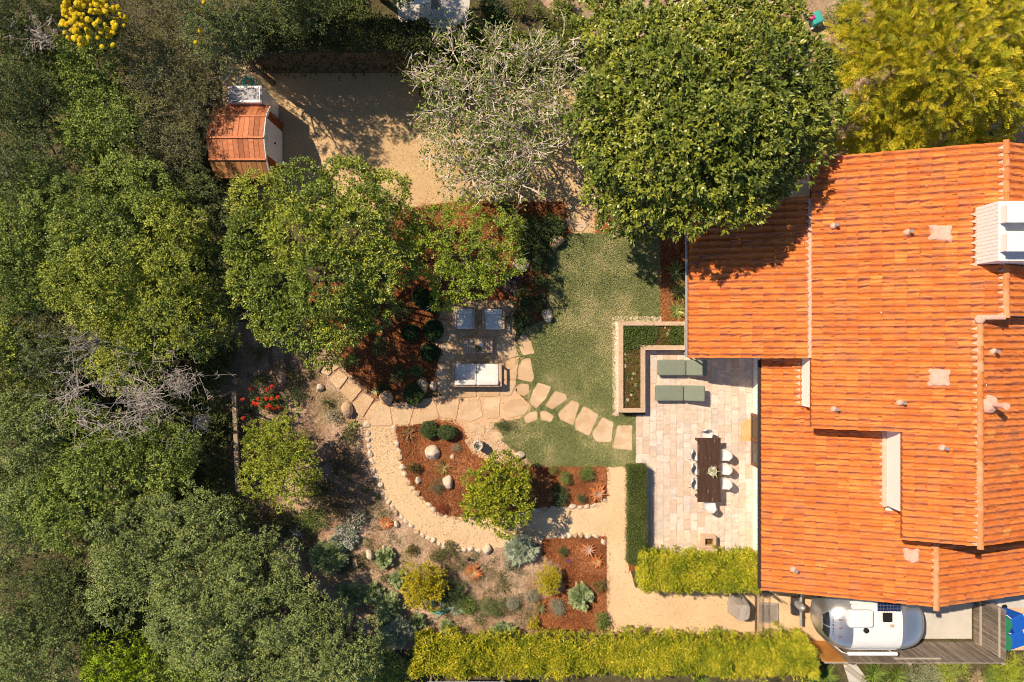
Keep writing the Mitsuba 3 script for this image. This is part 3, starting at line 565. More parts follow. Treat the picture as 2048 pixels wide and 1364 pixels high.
def lay(roof, x_low, x_high, y0, y1, zf, rng, skip=None):
    sgn = 1 if x_high > x_low else -1; sl = abs(zf(x_high)-zf(x_low))/abs(x_high-x_low); step = tileL/math.sqrt(1+sl*sl)
    nr = max(1, round((y1-y0)/pitch)); pt_ = (y1-y0)/nr; nc = math.ceil(abs(x_high-x_low)/step-.15)
    for r in range(nr):
        yN = y1-r*pt_
        for c in range(nc):
            xa = x_low+sgn*c*step; xb = xa+sgn*step*1.12
            if (xb-x_high)*sgn > 0: xb = x_high
            xm, ym = (xa+xa+sgn*step)/2, yN-pt_/2
            if skip and skip(xm, ym): continue
            yaw = rng.normal()*.008; lift = .016+abs(rng.normal())*.006; sh = rng.normal()*.003; tw = rng.normal()*.006
            y = yN-PV*pt_; hh = hprof(PV); V = []
            for (xx, up, tp, yo) in ((xb, .0, .93, -yaw), (xa, lift, 1.04, yaw)):
                V.append(np.c_[np.full(12, xx), yN-.31*pt_-(PV-.31)*pt_*np.where(PV < .62, tp, 1)+sh+yo, zf(xx)+hh*tp+up+tw*(PV-.5)*2])
            low = V[1].copy(); low[:, 2] -= .022; V.append(low); v = np.vstack(V)
            f = [t for o in (0, 12) for j in range(11) for t in ([o+j, o+12+j, o+13+j], [o+j, o+13+j, o+1+j])]
            i = tid[0]; tid[0] += 1
            uv = np.c_[i+np.r_[np.full(12, .02), np.full(24, .97)], np.r_[PV, PV, PV]]
            px_, py_ = 1024+v[18, 0]*F/(H-v[18, 2]), 682-v[18, 1]*F/(H-v[18, 2])
            TILES.append((roof, v, np.array(f) if sgn > 0 else np.array(f)[:, ::-1], uv, v[18, 2] if (0 < px_ < 2040 and 0 < py_ < 1360) else -1))
def caps(roof, x, y0, y1, zf, rng, axis='y', r=.105, L=.42):
    n = max(1, round((y1-y0)/L)); st = (y1-y0)/n
    for i in range(n):
        a, b = y1-i*st, y1-(i+1)*st-.04; an = np.linspace(0, np.pi, 8); V = []
        for q, k, dz in ((a, .94, 0.0), (b, 1.06, .022)):
            V.append(np.c_[x+np.cos(an)*r*k+rng.normal()*.004, np.full(8, q), zf+.0+np.sin(an)*r*k*.85+dz-.01])
        e = V[1].copy(); e[:, [0]] = x+(e[:, [0]]-x)*.86; e[:, 2] -= .016; V.append(e); v = np.vstack(V)
        f = [t for o in (0, 8) for j in range(7) for t in ([o+j, o+9+j, o+8+j], [o+j, o+1+j, o+9+j])]
        if axis == 'x': v = np.c_[v[:, 1], v[:, 0], v[:, 2]]
        part(roof, 'ridge_tile', (v, f), 'clay_cap', 40)
rng = np.random.default_rng(77)
RA = part(kh, 'roof', deck('a', 6.59, 10.72, -.62, 5.2, zA, ''), 'deck_clay', label='low north west tiled roof beside the lawn')
RB = part(kh, 'roof', cat([deck('b', 9.40, 14.96, -9.37, -6.3, zB, ''), deck('b', 9.40, 13.42, -6.3, -2.98, zB, ''), deck('b', 9.40, 11.2, -2.98, -.66, zB, ''), deck('b', 14.96, 20.5, -9.37, -6.3, zB, '')]), 'deck_clay', label='lower south tiled roof over the terrace side')
RM = part(kh, 'roof', cat([deck('m', 10.7, 16.22, .84, 6.54, zM, ''), deck('m', 10.7, 15.53, -3.1, .84, zM, ''), deck('m', 13.4, 15.53, -6.8, -3.1, zM, ''), deck('m', 16.22, 21.8, .84, 6.54, zE1, ''), deck('m', 15.53, 21.8, -6.8, .838, zE2, '')]), 'deck_clay', label='highest main tiled roof with two long ridges')
lay(RA, 6.587, 10.66, -.62, 5.2, zA, rng)
lay(RB, 9.395, 14.885, -9.39, -.66, zB, rng, lambda x, y: (y > -2.75 and x > 11.3) or (y > -6.1 and x > 13.4) or (y > -2.4 and x > 10.66))
lay(RM, 10.69, 16.16, .84, 6.55, zM, rng, lambda x, y: x > 15.4 and 2.5 < y < 4.45)
lay(RM, 10.69, 15.48, -3.12, .84, zM, rng); lay(RM, 13.38, 15.48, -6.82, -3.12, zM, rng)
lay(RM, 21.8, 16.28, .84, 6.55, zE1, rng, lambda x, y: x < 17.5 and 2.5 < y < 4.45); lay(RM, 21.8, 15.58, -6.82, .8, zE2, rng); lay(RB, 20.5, 15.04, -9.39, -6.2, zB, rng)
top300 = set(sorted(range(len(TILES)), key=lambda i: -TILES[i][4])[:300]); restT = {RA: [], RB: [], RM: []}
for i, (roof, v, f, uv, _) in enumerate(TILES):
    if i in top300: part(roof, 'tile', (v, f), 'clay_tile', uv=uv)
    else: restT[roof].append((v, f, uv))
for roof, L in restT.items():
    part(roof, 'tile_field', (np.vstack([a[0] for a in L]), np.vstack([a[1]+36*i for i, a in enumerate(L)])), 'clay_tile', kind='stuff', uv=np.vstack([a[2] for a in L]))
def caps2(roof, x, y0, y1, z):
    n0 = tid[0]; caps(roof, x, y0, y1, z, rng)
# ridge tiles carry their own id in uv
def caps(roof, x, y0, y1, z, rng, r=.105, L=.42):
    n = max(1, round((y1-y0)/L)); st = (y1-y0)/n
    for i in range(n):
        a, b = y1-i*st, y1-(i+1)*st-.04; an = np.linspace(0, np.pi, 8); V = []; o_ = rng.normal()*.005
        for q, k, dz in ((a, .94, 0.0), (b, 1.06, .022)): V.append(np.c_[x+np.cos(an)*r*k+o_, np.full(8, q), z+np.sin(an)*r*k*.85+dz])
        e = V[1].copy(); e[:, 0] = x+(e[:, 0]-x)*.86; e[:, 2] -= .016; V.append(e); v = np.vstack(V)
        f = [t for o in (0, 8) for j in range(7) for t in ([o+j, o+9+j, o+8+j], [o+j, o+1+j, o+9+j])]
        tid[0] += 1; part(roof, 'ridge_tile', (v, np.array(f)[:, ::-1]), 'clay_cap', uv=np.tile([tid[0]+.5, .5], (24, 1)))
caps(RM, 16.22, .8, 2.5, zM(16.22)-.0, rng); caps(RM, 16.22, 4.47, 6.6, zM(16.22), rng); caps(RM, 15.53, -6.86, .7, zM(15.53), rng); caps(RB, 14.96, -9.45, -6.75, zB(14.96), rng)
def scallop(x, xt, y0, y1, zf, nr_y1, pt_=pitch, w=.1, dz=.03):
    """mortar packed between the barrels along a ridge or wall: one small fillet for each pan"""
    ms = []; y = nr_y1-.81*pt_
    while y > y0:
        if y < y1:
            j = rng.uniform(.8, 1.2); ms.append(hexa([(x, y-w*.5, zf(x)-.05), (xt+(x-xt)*.3, y-w*.16, zf(xt)-.03), (xt+(x-xt)*.3, y+w*.16, zf(xt)-.03), (x, y+w*.5, zf(x)-.05)],
                [(x, y-w*.7*j, zf(x)+dz+.04), (xt, y-w*.12, zf(xt)+.008), (xt, y+w*.12, zf(xt)+.008), (x, y+w*.7*j, zf(x)+dz+.04)]))
        y -= pt_
    return cat(ms)
part(RM, 'mortar', cat([scallop(16.15, 16.01, .8, 6.5, zM, 6.55), scallop(15.45, 15.31, -6.8, .8, zM, .84), scallop(15.42, 15.28, 2.5, 4.45, zM, 6.55)]), 'mortar', kind='stuff')
part(RA, 'mortar', cat([scallop(10.66, 10.53, -.6, 5.1, zA, 5.2), hexa([(10.6, -.6, 3.4), (10.78, -.6, 3.4), (10.78, 5.1, 3.4), (10.6, 5.1, 3.4)], [(10.6, -.6, zA(10.6)+.07), (10.72, -.6, zA(10.72)+.09), (10.72, 5.1, zA(10.72)+.09), (10.6, 5.1, zA(10.6)+.07)])]), 'mortar', kind='stuff')
part(RB, 'mortar', cat([scallop(14.9, 14.77, -9.3, -6.9, zB, -.66), scallop(13.36, 13.23, -5.9, -3.1, zB, -.66), scallop(10.68, 10.56, -2.4, -.8, zB, -.66), hexa([(13.3, -5.95, 3.2), (13.43, -5.95, 3.2), (13.43, -3.1, 3.2), (13.3, -3.1, 3.2)], [(13.3, -5.95, zB(13.3)+.075), (13.43, -5.95, zB(13.4)+.1), (13.43, -3.1, zB(13.4)+.1), (13.3, -3.1, zB(13.3)+.075)])]), 'mortar', kind='stuff')
part(kh, 'mortar_ridge', cat([tube([(15.45, .78, zM(15.45)+.07), (16.15, .78, zM(16.15)+.09)], .085, 10), boulder((15.5, .72, zM(15.5)+.02), .16, .16, .13, 0, 5, cut=0)]), 'mortar', 30, label='pale mortar joint where the two main ridges meet')
def z_roof(x, y):
    if x > 15.53 and y < .8: return zE2(x)
    if y > -3.1 and x > 10.7: return zM(x)
    if x > 13.4 and y > -6.8: return zM(x)
    return zB(x)
def on_roof(px, py):
    z = 4.0
    for _ in range(20): q = P(px, py, z); z = z_roof(q[0], q[1])
    return P(px, py, z)
for px, py in [(1667, 452), (1814, 465), (1668, 818), (1800, 805), (1884, 895), (1985, 703), (1587, 1138)]:
    q = on_roof(px, py); q[2] += .02
    vk = part(kh, 'vent_pipe', cat([tube([q, q+[0, 0, .24]], .04, 10), tube([q+[0, 0, .2], q+[0, 0, .29]], .058, 10)]), 'grey_metal', 40)
    part(vk, 'mortar_collar', boulder(q-[.02, 0, .02], .13, .11, .12, .4, int(px), cut=1), 'mortar', 50)
for px, py, rx, ry in [(1880, 466, .36, .34), (1878, 757, .36, .32), (1821, 1109, .28, .26)]:
    q = on_roof(px, py); g = rb(-rx, rx, -ry, ry, -.1, .13, .06, 4); v = g.vertices; nz = np.stack([meshkit.fbm(v*4+k*9+px, 3, k) for k in range(3)], 1)-.5
    tpr = 1-.28*(v[:, 2:]+.1)/.23; v = v*np.c_[tpr, tpr, np.ones(len(v))]+nz*[.2, .2, .08]; v[:, 2] += v[:, 0]*.33; g.vertices = v+q; part(kh, 'mortar_patch', g, 'mortar', 60, label='lumpy pink mortar patch on the roof')
q = on_roof(1975, 808); vk = part(kh, 'flue_pipe', cat([tube([q+[.05, 0, -.05], q+[.05, 0, .75]], .085, 14), tube([q+[.05, 0, .7], q+[.05, 0, .82]], .115, 14)]), 'clay_cap', 40, label='clay flue pipe in a white mortar base', )
scene[vk]['bsdf'] = {'type': 'ref', 'id': 'mortar'}; part(vk, 'mortar_base', boulder(q, .32, .3, .2, .3, 91, 3, 2), 'mortar', 50)
# chimney: boarded stack with two capped flues
ck = part(kh, 'chimney', bx(15.45, 17.6, 2.54, 4.44, 4.6, 6.36), 'white_paint', label='white boarded chimney stack with two square caps')
for i in range(16):
    y = 2.54+i*1.9/16; part(ck, 'board', cb(15.42, 15.449, y+.006, y+1.9/16-.006, 5.0, 6.37, .006), 'white_paint')
for y in (2.78, 3.68):
    fk = part(ck, 'cap', cb(15.4, 17.4, y, y+.62, 6.72, 6.8, .015), 'white_paint'); part(fk, 'flue', bx(15.6, 17.3, y+.1, y+.52, 6.35, 6.718), 'grey_metal')
    for xx in (15.46, 17.32): part(fk, 'louvre', bx(xx, xx+.05, y+.04, y+.58, 6.362, 6.715), 'white_paint')
rng = np.random.default_rng(303); fo = Fol(); pp = []
for _ in range(150):
    x, y = (rng.uniform(6.8, 15), rng.uniform(1.5, 6.3)) if rng.uniform() < .75 else (rng.uniform(9.6, 16), rng.uniform(-9, 6))
    pp.append((x, y, (zA(x) if x < 10.66 and y > -.6 else z_roof(x, y))+.085))
leaves(fo, np.array(pp), np.tile([0, 0, .3], (len(pp), 1)), 1, .12, .035, [(.2, .1, .03), (.5, .36, .14), (.7, .6, .4)], rng, spread=1, up=-.1, curl=.05, jit=0, face=1.2)
scene[kh+'__fallen_leaves'] = fo.shape('matte_vc'); labels[kh+'__fallen_leaves'] = {'kind': 'stuff'}
# gutters and the terrace door
def gutter(x, y0, y1, z): return cat([tube([(x, y0, z), (x, y1, z)], .055, 8)]+[bx(x-.02, x+.1, y-.015, y+.015, z+.03, z+.06) for y in np.arange(y0+.3, y1, 1.1)])
part(kh, 'gutter', gutter(6.53, -.6, 5.1, 2.46), 'grey_metal', 40, label='silver gutter along the low north west eave'); part(kh, 'gutter', gutter(9.34, -9.34, -.7, 2.19), 'dark_metal', 40)
part(kh, 'downspout', tube([(6.53, -.55, 2.44), (7.0, -.52, 2.2), (7.04, -.5, .1)], .04, 8), 'white_paint', 40)
dk = part(kh, 'door', bx(9.8, 9.868, -5.05, -2.95, .06, 2.2), 'brown_door', label='brown wooden glazed terrace door')
for y in (-5.05, -4.05, -3.06): part(dk, 'frame', cb(9.765, 9.8, y, y+.11, .06, 2.2, .008), 'brown_door')
for z in (.06, 1.0, 2.09): part(dk, 'frame', cb(9.77, 9.798, -4.94, -3.06, z, z+.12, .008), 'brown_door')
for y0, y1 in ((-4.94, -4.06), (-3.94, -3.07)):
    for z0, z1 in ((.2, .98), (1.14, 2.07)): part(dk, 'pane', bx(9.79, 9.798, y0+.02, y1-.02, z0, z1), 'glass_dark')

# ------------------------------------------------------------------ planter pond
kp = thing('pond', 'raised L-shaped sandy stone pond with water plants at the terrace edge', 'pond')
zp = .52
def ring(out, inn, z0, z1):
    return trimesh.creation.extrude_polygon(Polygon(out, [inn]), z1-z0, engine='earcut').apply_translation((0, 0, z0))
oo = PX([(1238.5, 643), (1376, 643), (1376, 700), (1290.5, 700), (1290.5, 825), (1238.5, 825)], zp); ii = PX([(1246.5, 651), (1369, 651), (1369, 690.5), (1281.5, 690.5), (1281.5, 816.5), (1246.5, 816.5)], zp)
oi = Polygon(oo).buffer(-.03, join_style=2); wi = list(Polygon(ii).buffer(.02, join_style=2).exterior.coords)[:-1]
part(kp, 'wall', ring(list(oi.exterior.coords)[:-1], wi, 0, zp-.06), 'sand_wall')
def seg(a, b, c, d): return hexa([(p[0], p[1], zp-.06) for p in (a, b, c, d)], [(p[0], p[1], zp) for p in (a, b, c, d)])
n = 6
for i in range(n):
    a, b, c, d = [np.array(q) for q in (oo[i], oo[(i+1) % n], ii[(i+1) % n], ii[i])]; L = np.linalg.norm(b-a); m = max(1, round(L/1.25))
    for j in range(m):
        u0, u1 = j/m+.002, (j+1)/m-.002; q = [a+(b-a)*u0, d+(c-d)*u0, d+(c-d)*u1, a+(b-a)*u1]
        s = seg(*q); s.fix_normals(); part(kp, 'coping_stone', s, 'sand_wall')
wp = Polygon(ii); part(kp, 'water', sheet(wp.buffer(.01), .4), 'water', label='murky brown pond water')
rng = np.random.default_rng(31)
def lily(x, y, r, z=.408):
    an = np.linspace(.25, 6.0, 12)+rng.uniform(0, 6); v = np.vstack([[x, y, z], np.c_[x+np.cos(an)*r, y+np.sin(an)*r, z+rng.uniform(0, .012, 12)]]); return v, np.array([[0, j, j+1] for j in range(1, 12)])
for px, py in [(1268, 747), (1264, 757), (1311, 664), (1338, 661), (1335, 668), (1250, 708), (1249, 718), (1249, 732), (1305, 682), (1255, 800), (1262, 790), (1272, 770), (1275, 695), (1290, 655), (1330, 655)]:
    q = P(px, py, .41); v, f = lily(q[0], q[1], rng.uniform(.04, .08)); part(kp, 'lily_pad', (v, f), 'leaf_mat', color=np.tile(ramp([(.25, .26, .12), (.42, .38, .26)], rng.uniform(0, 1, 1))[0], (13, 1)))
fo = Fol()
for reg, nn_ in ((Polygon(PX([(1247, 652), (1315, 652), (1305, 690), (1280, 695), (1250, 700)], .45)), 900), (Polygon(PX([(1345, 652), (1368, 652), (1368, 690), (1340, 690)], .45)), 350), (wp.buffer(-.03), 420)):
    p = scatter(reg, nn_, rng); leaves(fo, np.c_[p, rng.uniform(.4, .46, len(p))], np.tile([0, 0, .4], (len(p), 1)), 3, .08, .04, [(.03, .05, .015), (.09, .14, .03), (.2, .26, .08)], rng, spread=.9, up=.2)
part(kp, 'water_plants', fo.shape(), None, kind='stuff')

# ------------------------------------------------------------------ furniture on the terrace
def rotz(a, x=0, y=0, z=0): return T().translate([x, y, z]).rotate([0, 0, 1], a)
def lounger(label, px, py, wpx, hpx):
    """feet at the west end, raised back at the east end"""
    k = thing('sun_lounger', label, 'sun lounger', 'sage green sun loungers by the pond'); c = P(px, py, .36); w = S(hpx, .4); L = S(wpx, .4); x0, y0 = c[0], c[1]-w/2; b = x0+L*.62
    part(k, 'seat_cushion', rb(x0, b-.012, y0, y0+w, .3, .42, .035, 3), 'cushion_sage', True)
    v = rb(0, L*.44, y0, y0+w, 0, .12, .035, 3); an = .42; q = v.vertices.copy(); v.vertices = np.c_[b+.012+q[:, 0]*math.cos(an)-q[:, 2]*math.sin(an)+.04, q[:, 1], .3+q[:, 0]*math.sin(an)+q[:, 2]*math.cos(an)]
    part(k, 'back_cushion', v, 'cushion_sage', True)
    for u in (.2, .41): part(k, 'seam', tube([(x0+L*u, y0+.02, .418), (x0+L*u, y0+w-.02, .418)], .006, 5), 'cushion_sage')
    part(k, 'frame', cat([cb(x0+.03, x0+L*.98, y, y+.05, .24, .295) for y in (y0+.02, y0+w-.07)]+[cb(x0+.05+i*.2, x0+.12+i*.2, y0+.07, y0+w-.07, .25, .285) for i in range(7)]), 'teak')
    part(k, 'back_frame', hexa([(b+.02, y0+.02, .26), (b+L*.42, y0+.02, .26+L*.18), (b+L*.42, y0+w-.02, .26+L*.18), (b+.02, y0+w-.02, .26)], [(b+.02, y0+.02, .29), (b+L*.42, y0+.02, .29+L*.18), (b+L*.42, y0+w-.02, .29+L*.18), (b+.02, y0+w-.02, .29)]), 'teak')
    part(k, 'handle', tube([(x0+L*1.0, y0+w*.75, .42), (x0+L*1.06, y0+w*.75, .42), (x0+L*1.06, y0+w*.55, .42), (x0+L*1.0, y0+w*.55, .42)], .02, 6), 'teak')
    for xx in (x0+.08, x0+L*.9):
        for yy in (y0+.03, y0+w-.08): part(k, 'leg', cb(xx, xx+.05, yy, yy+.05, .058, .24), 'teak')
lounger('sage green sun lounger nearer the roof, upper of the two', 1314.5, 735, 92, 31); lounger('sage green sun lounger lower of the two, nearer the dining table', 1310, 786, 92, 31)

tk = thing('dining_table', 'long dark wooden dining table on the stone terrace', 'table'); q0, q1 = P(1395, 1004, .76), P(1441.5, 876, .76)
n = 5; wd = (q1[0]-q0[0])/n
for i in range(n): part(tk, 'plank', cb(q0[0]+i*wd+.0015, q0[0]+(i+1)*wd-.0015, q0[1], q1[1]-.16, .715, .76, .004), 'table_wood')
part(tk, 'end_board', cb(q0[0], q1[0], q1[1]-.157, q1[1], .715, .76, .004), 'table_wood')
part(tk, 'apron', cat([cb(q0[0]+.1, q1[0]-.1, q0[1]+.1, q0[1]+.13, .62, .714), cb(q0[0]+.1, q1[0]-.1, q1[1]-.13, q1[1]-.1, .62, .714), cb(q0[0]+.1, q0[0]+.13, q0[1]+.13, q1[1]-.13, .62, .714), cb(q1[0]-.13, q1[0]-.1, q0[1]+.13, q1[1]-.13, .62, .714)]), 'table_wood')
for xx in (q0[0]+.08, q1[0]-.17):
    for yy in (q0[1]+.08, q1[1]-.17): part(tk, 'leg', cb(xx, xx+.09, yy, yy+.09, .058, .62), 'table_wood')
bk = thing('planter_bowl', 'round white bowl of pale green succulents on the dark dining table', 'bowl'); c = P(1423, 941, .76)
part(bk, 'bowl', lathe([(0, .0), (.09, 0), (.17, .08), (.18, .14), (.165, .14), (.15, .09), (0, .08)], 24, c), 'ceramic', 50)
scene[bk+'__bowl']['bsdf'] = {'type': 'ref', 'id': 'white_plastic'}
rng = np.random.default_rng(3)
for i in range(26):
    v, f = blade(c+[rng.normal()*.05+.03, rng.normal()*.05, .1], rng.uniform(0, 6.28), rng.uniform(.12, .26), .055, rng.uniform(.5, 1.3), .2, 4, .012)
    part(bk, 'leaf', (v, f), 'leaf_mat', color=np.tile(ramp([(.16, .22, .06), (.38, .42, .2), (.6, .56, .42)], rng.uniform(0, 1, 1))[0], (len(v), 1)))
# moulded dining chair, facing +y at the origin
prof = np.array([(.23, .45), (.2, .462), (.1, .452), (0, .44), (-.1, .435), (-.17, .45), (-.21, .51), (-.235, .6), (-.255, .7), (-.27, .8), (-.272, .815)])
wid = np.array([.2, .225, .235, .235, .235, .235, .23, .225, .215, .185, .14]); us = np.linspace(-1, 1, 11); g = []
for (yy, zz), w_, t in zip(prof, wid, np.linspace(0, 1, 11)):
    e = np.abs(us)**3; g.append(np.c_[us*w_, yy+e*(.0 if t < .45 else .09), zz+e*(.07 if t < .55 else .0)-np.where(t > .85, e*.05, 0)])
g = np.vstack(g); up = g+[0, .004, .008]; V = np.vstack([up, g]); f = []
for i in range(10):
    for j in range(10):
        a = i*11+j; f += [[a, a+1, a+12], [a, a+12, a+11], [a+121, a+133, a+122], [a+121, a+132, a+133]]
edge = [j for j in range(11)]+[i*11+10 for i in range(1, 11)]+[110+j for j in range(9, -1, -1)]+[i*11 for i in range(9, 0, -1)]
for a, b in zip(edge, edge[1:]+edge[:1]): f += [[a, a+121, b+121], [a, b+121, b]]
shellp = shape((V, f), 'chair_shell', 50)
legp = [shape(tube([(sx*.15, sy, .44), (sx*.24, sy*1.75+(.02 if sy < 0 else 0), .0)], [.013, .009], 8), 'white_paint', 50) for sx in (-1, 1) for sy in (.13, -.13)]
basep = shape(cat([tube([(-.15, .13, .43), (.15, -.13, .43)], .009, 6), tube([(.15, .13, .43), (-.15, -.13, .43)], .009, 6)]), 'white_paint', 50)
def chair(px, py, ang, label):
    k = thing('dining_chair', label, 'chair', 'white moulded chairs round the dining table'); c = P(px, py, .5); m = rotz(ang, c[0], c[1], .058)
    for nme, p in [('seat_shell', shellp), ('base_frame', basep)]+[('leg', l) for l in legp]: part(k, nme, {**p, 'to_world': m}, None)
for py, w_ in ((909, 'uppermost'), (937, 'middle'), (966, 'lowest')):
    chair(1391, py, -90, f'white moulded chair, {w_} of three on the left of the dining table'); chair(1445.5, py, 90, f'white moulded chair, {w_} of three on the house side of the dining table')
chair(1412, 870, 172, 'white moulded chair alone at the upper end of the dining table'); chair(1418, 1009, 8, 'white moulded chair alone at the lower end of the dining table')
fk = thing('stone_fountain', 'tan stone box fountain with basin at the lower edge of the terrace', 'fountain'); a = P(1406, 1106, .5); b = P(1432.5, 1073, .5); x0, x1, y0, y1 = a[0], b[0], a[1], b[1]
part(fk, 'basin', ring([(x0, y0+.2), (x1, y0+.2), (x1, y1), (x0, y1)], [(x0+.09, y0+.2+.09), (x1-.09, y0+.29), (x1-.09, y1-.09), (x0+.09, y1-.09)], .058, .5), 'sand_wall')
part(fk, 'basin_floor', bx(x0+.091, x1-.091, y0+.291, y1-.091, .2, .3), 'pond_floor'); part(fk, 'spout_block', cb(x0+.08, x1+.02, y0-.12, y0+.198, .058, .64, .015), 'sand_wall'); part(fk, 'spout', cb(x0+.22, x1-.12, y0-.05, y0+.01, .6402, .65, .003), 'dark_metal')

# lounge on the flagstones
def cushion(k, *a, nm='cushion', m='cushion_white', puff=.015, r=.045): part(k, nm, rb(*a, r, 3, puff), m, True)
def armchair(label, px0, px1, py0, py1):
    k = thing('armchair', label, 'armchair', 'wooden lounge armchairs with grey cushions'); a, b = P(px0, py1, .55), P(px1, py0, .55); x0, x1, y0, y1 = a[0], b[0], a[1], b[1]
    for xx in (x0, x1-.085): part(k, 'arm', cb(xx, xx+.085, y0, y1, .5, .555), 'teak')
    for xx in (x0+.01, x1-.075):
        for yy in (y0+.02, y1-.09): part(k, 'leg', cb(xx, xx+.065, yy, yy+.065, .065, .5), 'teak')
    part(k, 'back_rail', cb(x0+.085, x1-.085, y1-.06, y1-.01, .2, .6), 'teak'); part(k, 'seat_frame', cb(x0+.086, x1-.086, y0+.02, y1-.062, .2, .26), 'teak')
    cushion(k, x0+.1, x1-.1, y0-.01, y1-.24, .262, .42, nm='seat_cushion'); cushion(k, x0+.1, x1-.1, y1-.27, y1-.08, .38, .68, nm='back_cushion')
armchair('wooden armchair with grey white cushions, left of the pair', 906.5, 950, 613, 657); armchair('wooden armchair with grey white cushions, right of the pair', 964.5, 1009, 614, 658)
k = thing('sofa', 'two-seat wooden garden sofa with white cushions on flagstones', 'sofa'); a, b = P(903, 773, .55), P(1003.5, 728, .55); x0, x1, y0, y1 = a[0], b[0], a[1], b[1]
for xx in (x0, x1-.11): part(k, 'arm', cb(xx, xx+.11, y0, y1, .52, .575), 'teak')
for xx in (x0+.015, x1-.085):
    for yy in (y0+.02, y1-.1): part(k, 'leg', cb(xx, xx+.07, yy, yy+.07, .065, .52), 'teak')
part(k, 'back_rail', cb(x0+.11, x1-.11, y0, y0+.045, .25, .62), 'teak'); part(k, 'seat_frame', cb(x0+.111, x1-.111, y0+.046, y1-.02, .22, .28), 'teak')
xm = (x0+x1)/2
for p, q in ((x0+.13, xm-.008), (xm+.008, x1-.13)): cushion(k, p, q, y0+.2, y1+.005, .282, .44, nm='seat_cushion'); cushion(k, p, q, y0+.06, y0+.27, .4, .72, nm='back_cushion')
k = thing('coffee_table', 'low slatted teak coffee table between sofa and armchairs', 'table'); a, b = P(926, 706, .38), P(985, 677, .38); x0, x1, y0, y1 = a[0], b[0], a[1], b[1]; n = 11; w_ = (x1-x0)/n
for i in range(n): part(k, 'slat', cb(x0+i*w_+.006, x0+(i+1)*w_-.006, y0, y1, .35, .38, .004), 'teak', uv=None)
part(k, 'apron', cat([cb(x0+.03, x1-.03, y, y+.03, .25, .349) for y in (y0+.04, y1-.07)]), 'teak')
for xx in (x0+.03, x1-.1):
    for yy in (y0+.03, y1-.1): part(k, 'leg', cb(xx, xx+.07, yy, yy+.07, .065, .25), 'teak')
c = P(963, 689, .38); solo('candle_bowl', lathe([(0, 0), (.06, 0), (.08, .05), (.08, .1), (.068, .1), (.065, .07), (0, .065)], 20, c), 'white_plastic', 'small white candle bowl on the slatted coffee table', 'bowl', smooth=50)
rng = np.random.default_rng(4); fo = Fol(); c = P(957, 697, .42); leaves(fo, c+rng.normal(size=(30, 3))*[.04, .04, .03], nrm(rng.normal(size=(30, 3))+[0, 0, .6]), 4, .07, .04, [(.05, .08, .03), (.15, .22, .08)], rng)
k = thing('table_plant', 'little leafy plant beside the candle bowl on the coffee table', 'plant'); scene[k+'__leaves'] = fo.shape(); labels[k+'__leaves'] = {'kind': 'stuff'}; part(k, 'pot', lathe([(0, .38), (.04, .38), (.055, .44), (0, .44)], 12, (c[0], c[1], 0)), 'ceramic')
# pot
k = thing('garden_pot', 'tall round cream pot with dark plant beside the small round tree', 'pot'); c = P(957.5, 887, 0)
part(k, 'pot', lathe([(0, .035), (.12, .035), (.19, .25), (.2, .45), (.17, .62), (.185, .66), (.165, .66), (.14, .6), (0, .58)], 28, c), 'ceramic', 50)
rng = np.random.default_rng(9); fo = Fol(); leaves(fo, c+[0, 0, .6]+rng.normal(size=(26, 3))*[.05, .05, .02], nrm(rng.normal(size=(26, 3))+[0, 0, 1]), 3, .09, .03, [(.02, .025, .02), (.1, .12, .09)], rng); scene[k+'__plant'] = fo.shape(); labels[k+'__plant'] = {'kind': 'stuff'}
solo('light_fixture', lathe([(0, .06), (.05, .06), (.05, .12), (.03, .13), (0, .13)], 14, P(880, 789)), 'black', 'small round black ground light below the left corner of the sofa', 'lamp', smooth=50)
k = thing('path_light', 'black spike garden light lying by the lower stone edging', 'lamp'); q = P(939, 1115)
part(k, 'shade', lathe([(0, .3), (.07, .27), (.075, .26), (0, .26)], 16, q), 'black'); part(k, 'spike', tube([q, q+[0, 0, .26]], .012, 6), 'black')

# ------------------------------------------------------------------ shed and cabinet
k = thing('shed', 'red wooden garden shed with barrel gambrel roof on the gravel yard', 'shed'); hr, hk, he = 2.45, 2.22, 1.75
yr = P(0, 275, hr)[1]; yk1, yk2 = P(0, 319, hk)[1], P(0, 232, hk)[1]; ye1, ye2 = P(0, 354, he)[1], P(0, 212, he)[1]; xw, xe = P(412.5, 0, hr)[0], P(526.5, 0, hr)[0]
bx0, bx1 = xw+.1, P(566, 0, 0)[0]
g = trimesh.creation.extrude_polygon(Polygon([(ye1+.12, 0), (ye2-.12, 0), (ye2-.12, he-.02), (yk2-.05, hk-.1), (yr, hr-.1), (yk1+.05, hk-.1), (ye1+.12, he-.02)]), bx1-bx0-.02, engine='earcut'); v = g.vertices.copy(); g.vertices = np.c_[bx0+v[:, 2], v[:, 0], v[:, 1]]
part(k, 'wall', g, 'shed_dark_wood')
for (ya, za, yb, zb_, n, mm) in ((yr, hr, yk1, hk, 11, 'shed_wood'), (yk1, hk, ye1, he, 11, 'shed_pale_wood'), (yr, hr, yk2, hk, 11, 'shed_wood'), (yk2, hk, ye2, he, 11, 'shed_wood')):
    w_ = (xe-xw)/n
    for i in range(n):
        dz = .004*(i % 3); x0, x1 = xw+i*w_+.008, xw+(i+1)*w_-.008
        m = hexa([(x0, ya, za-.03+dz), (x1, ya, za-.03+dz), (x1, yb, zb_-.03+dz), (x0, yb, zb_-.03+dz)], [(x0, ya, za+dz), (x1, ya, za+dz), (x1, yb, zb_+dz), (x0, yb, zb_+dz)]); m.fix_normals()
        part(k, 'roof_board', m, mm, uv=np.tile([tid[0]+.5, .5], (8, 1))); tid[0] += 1
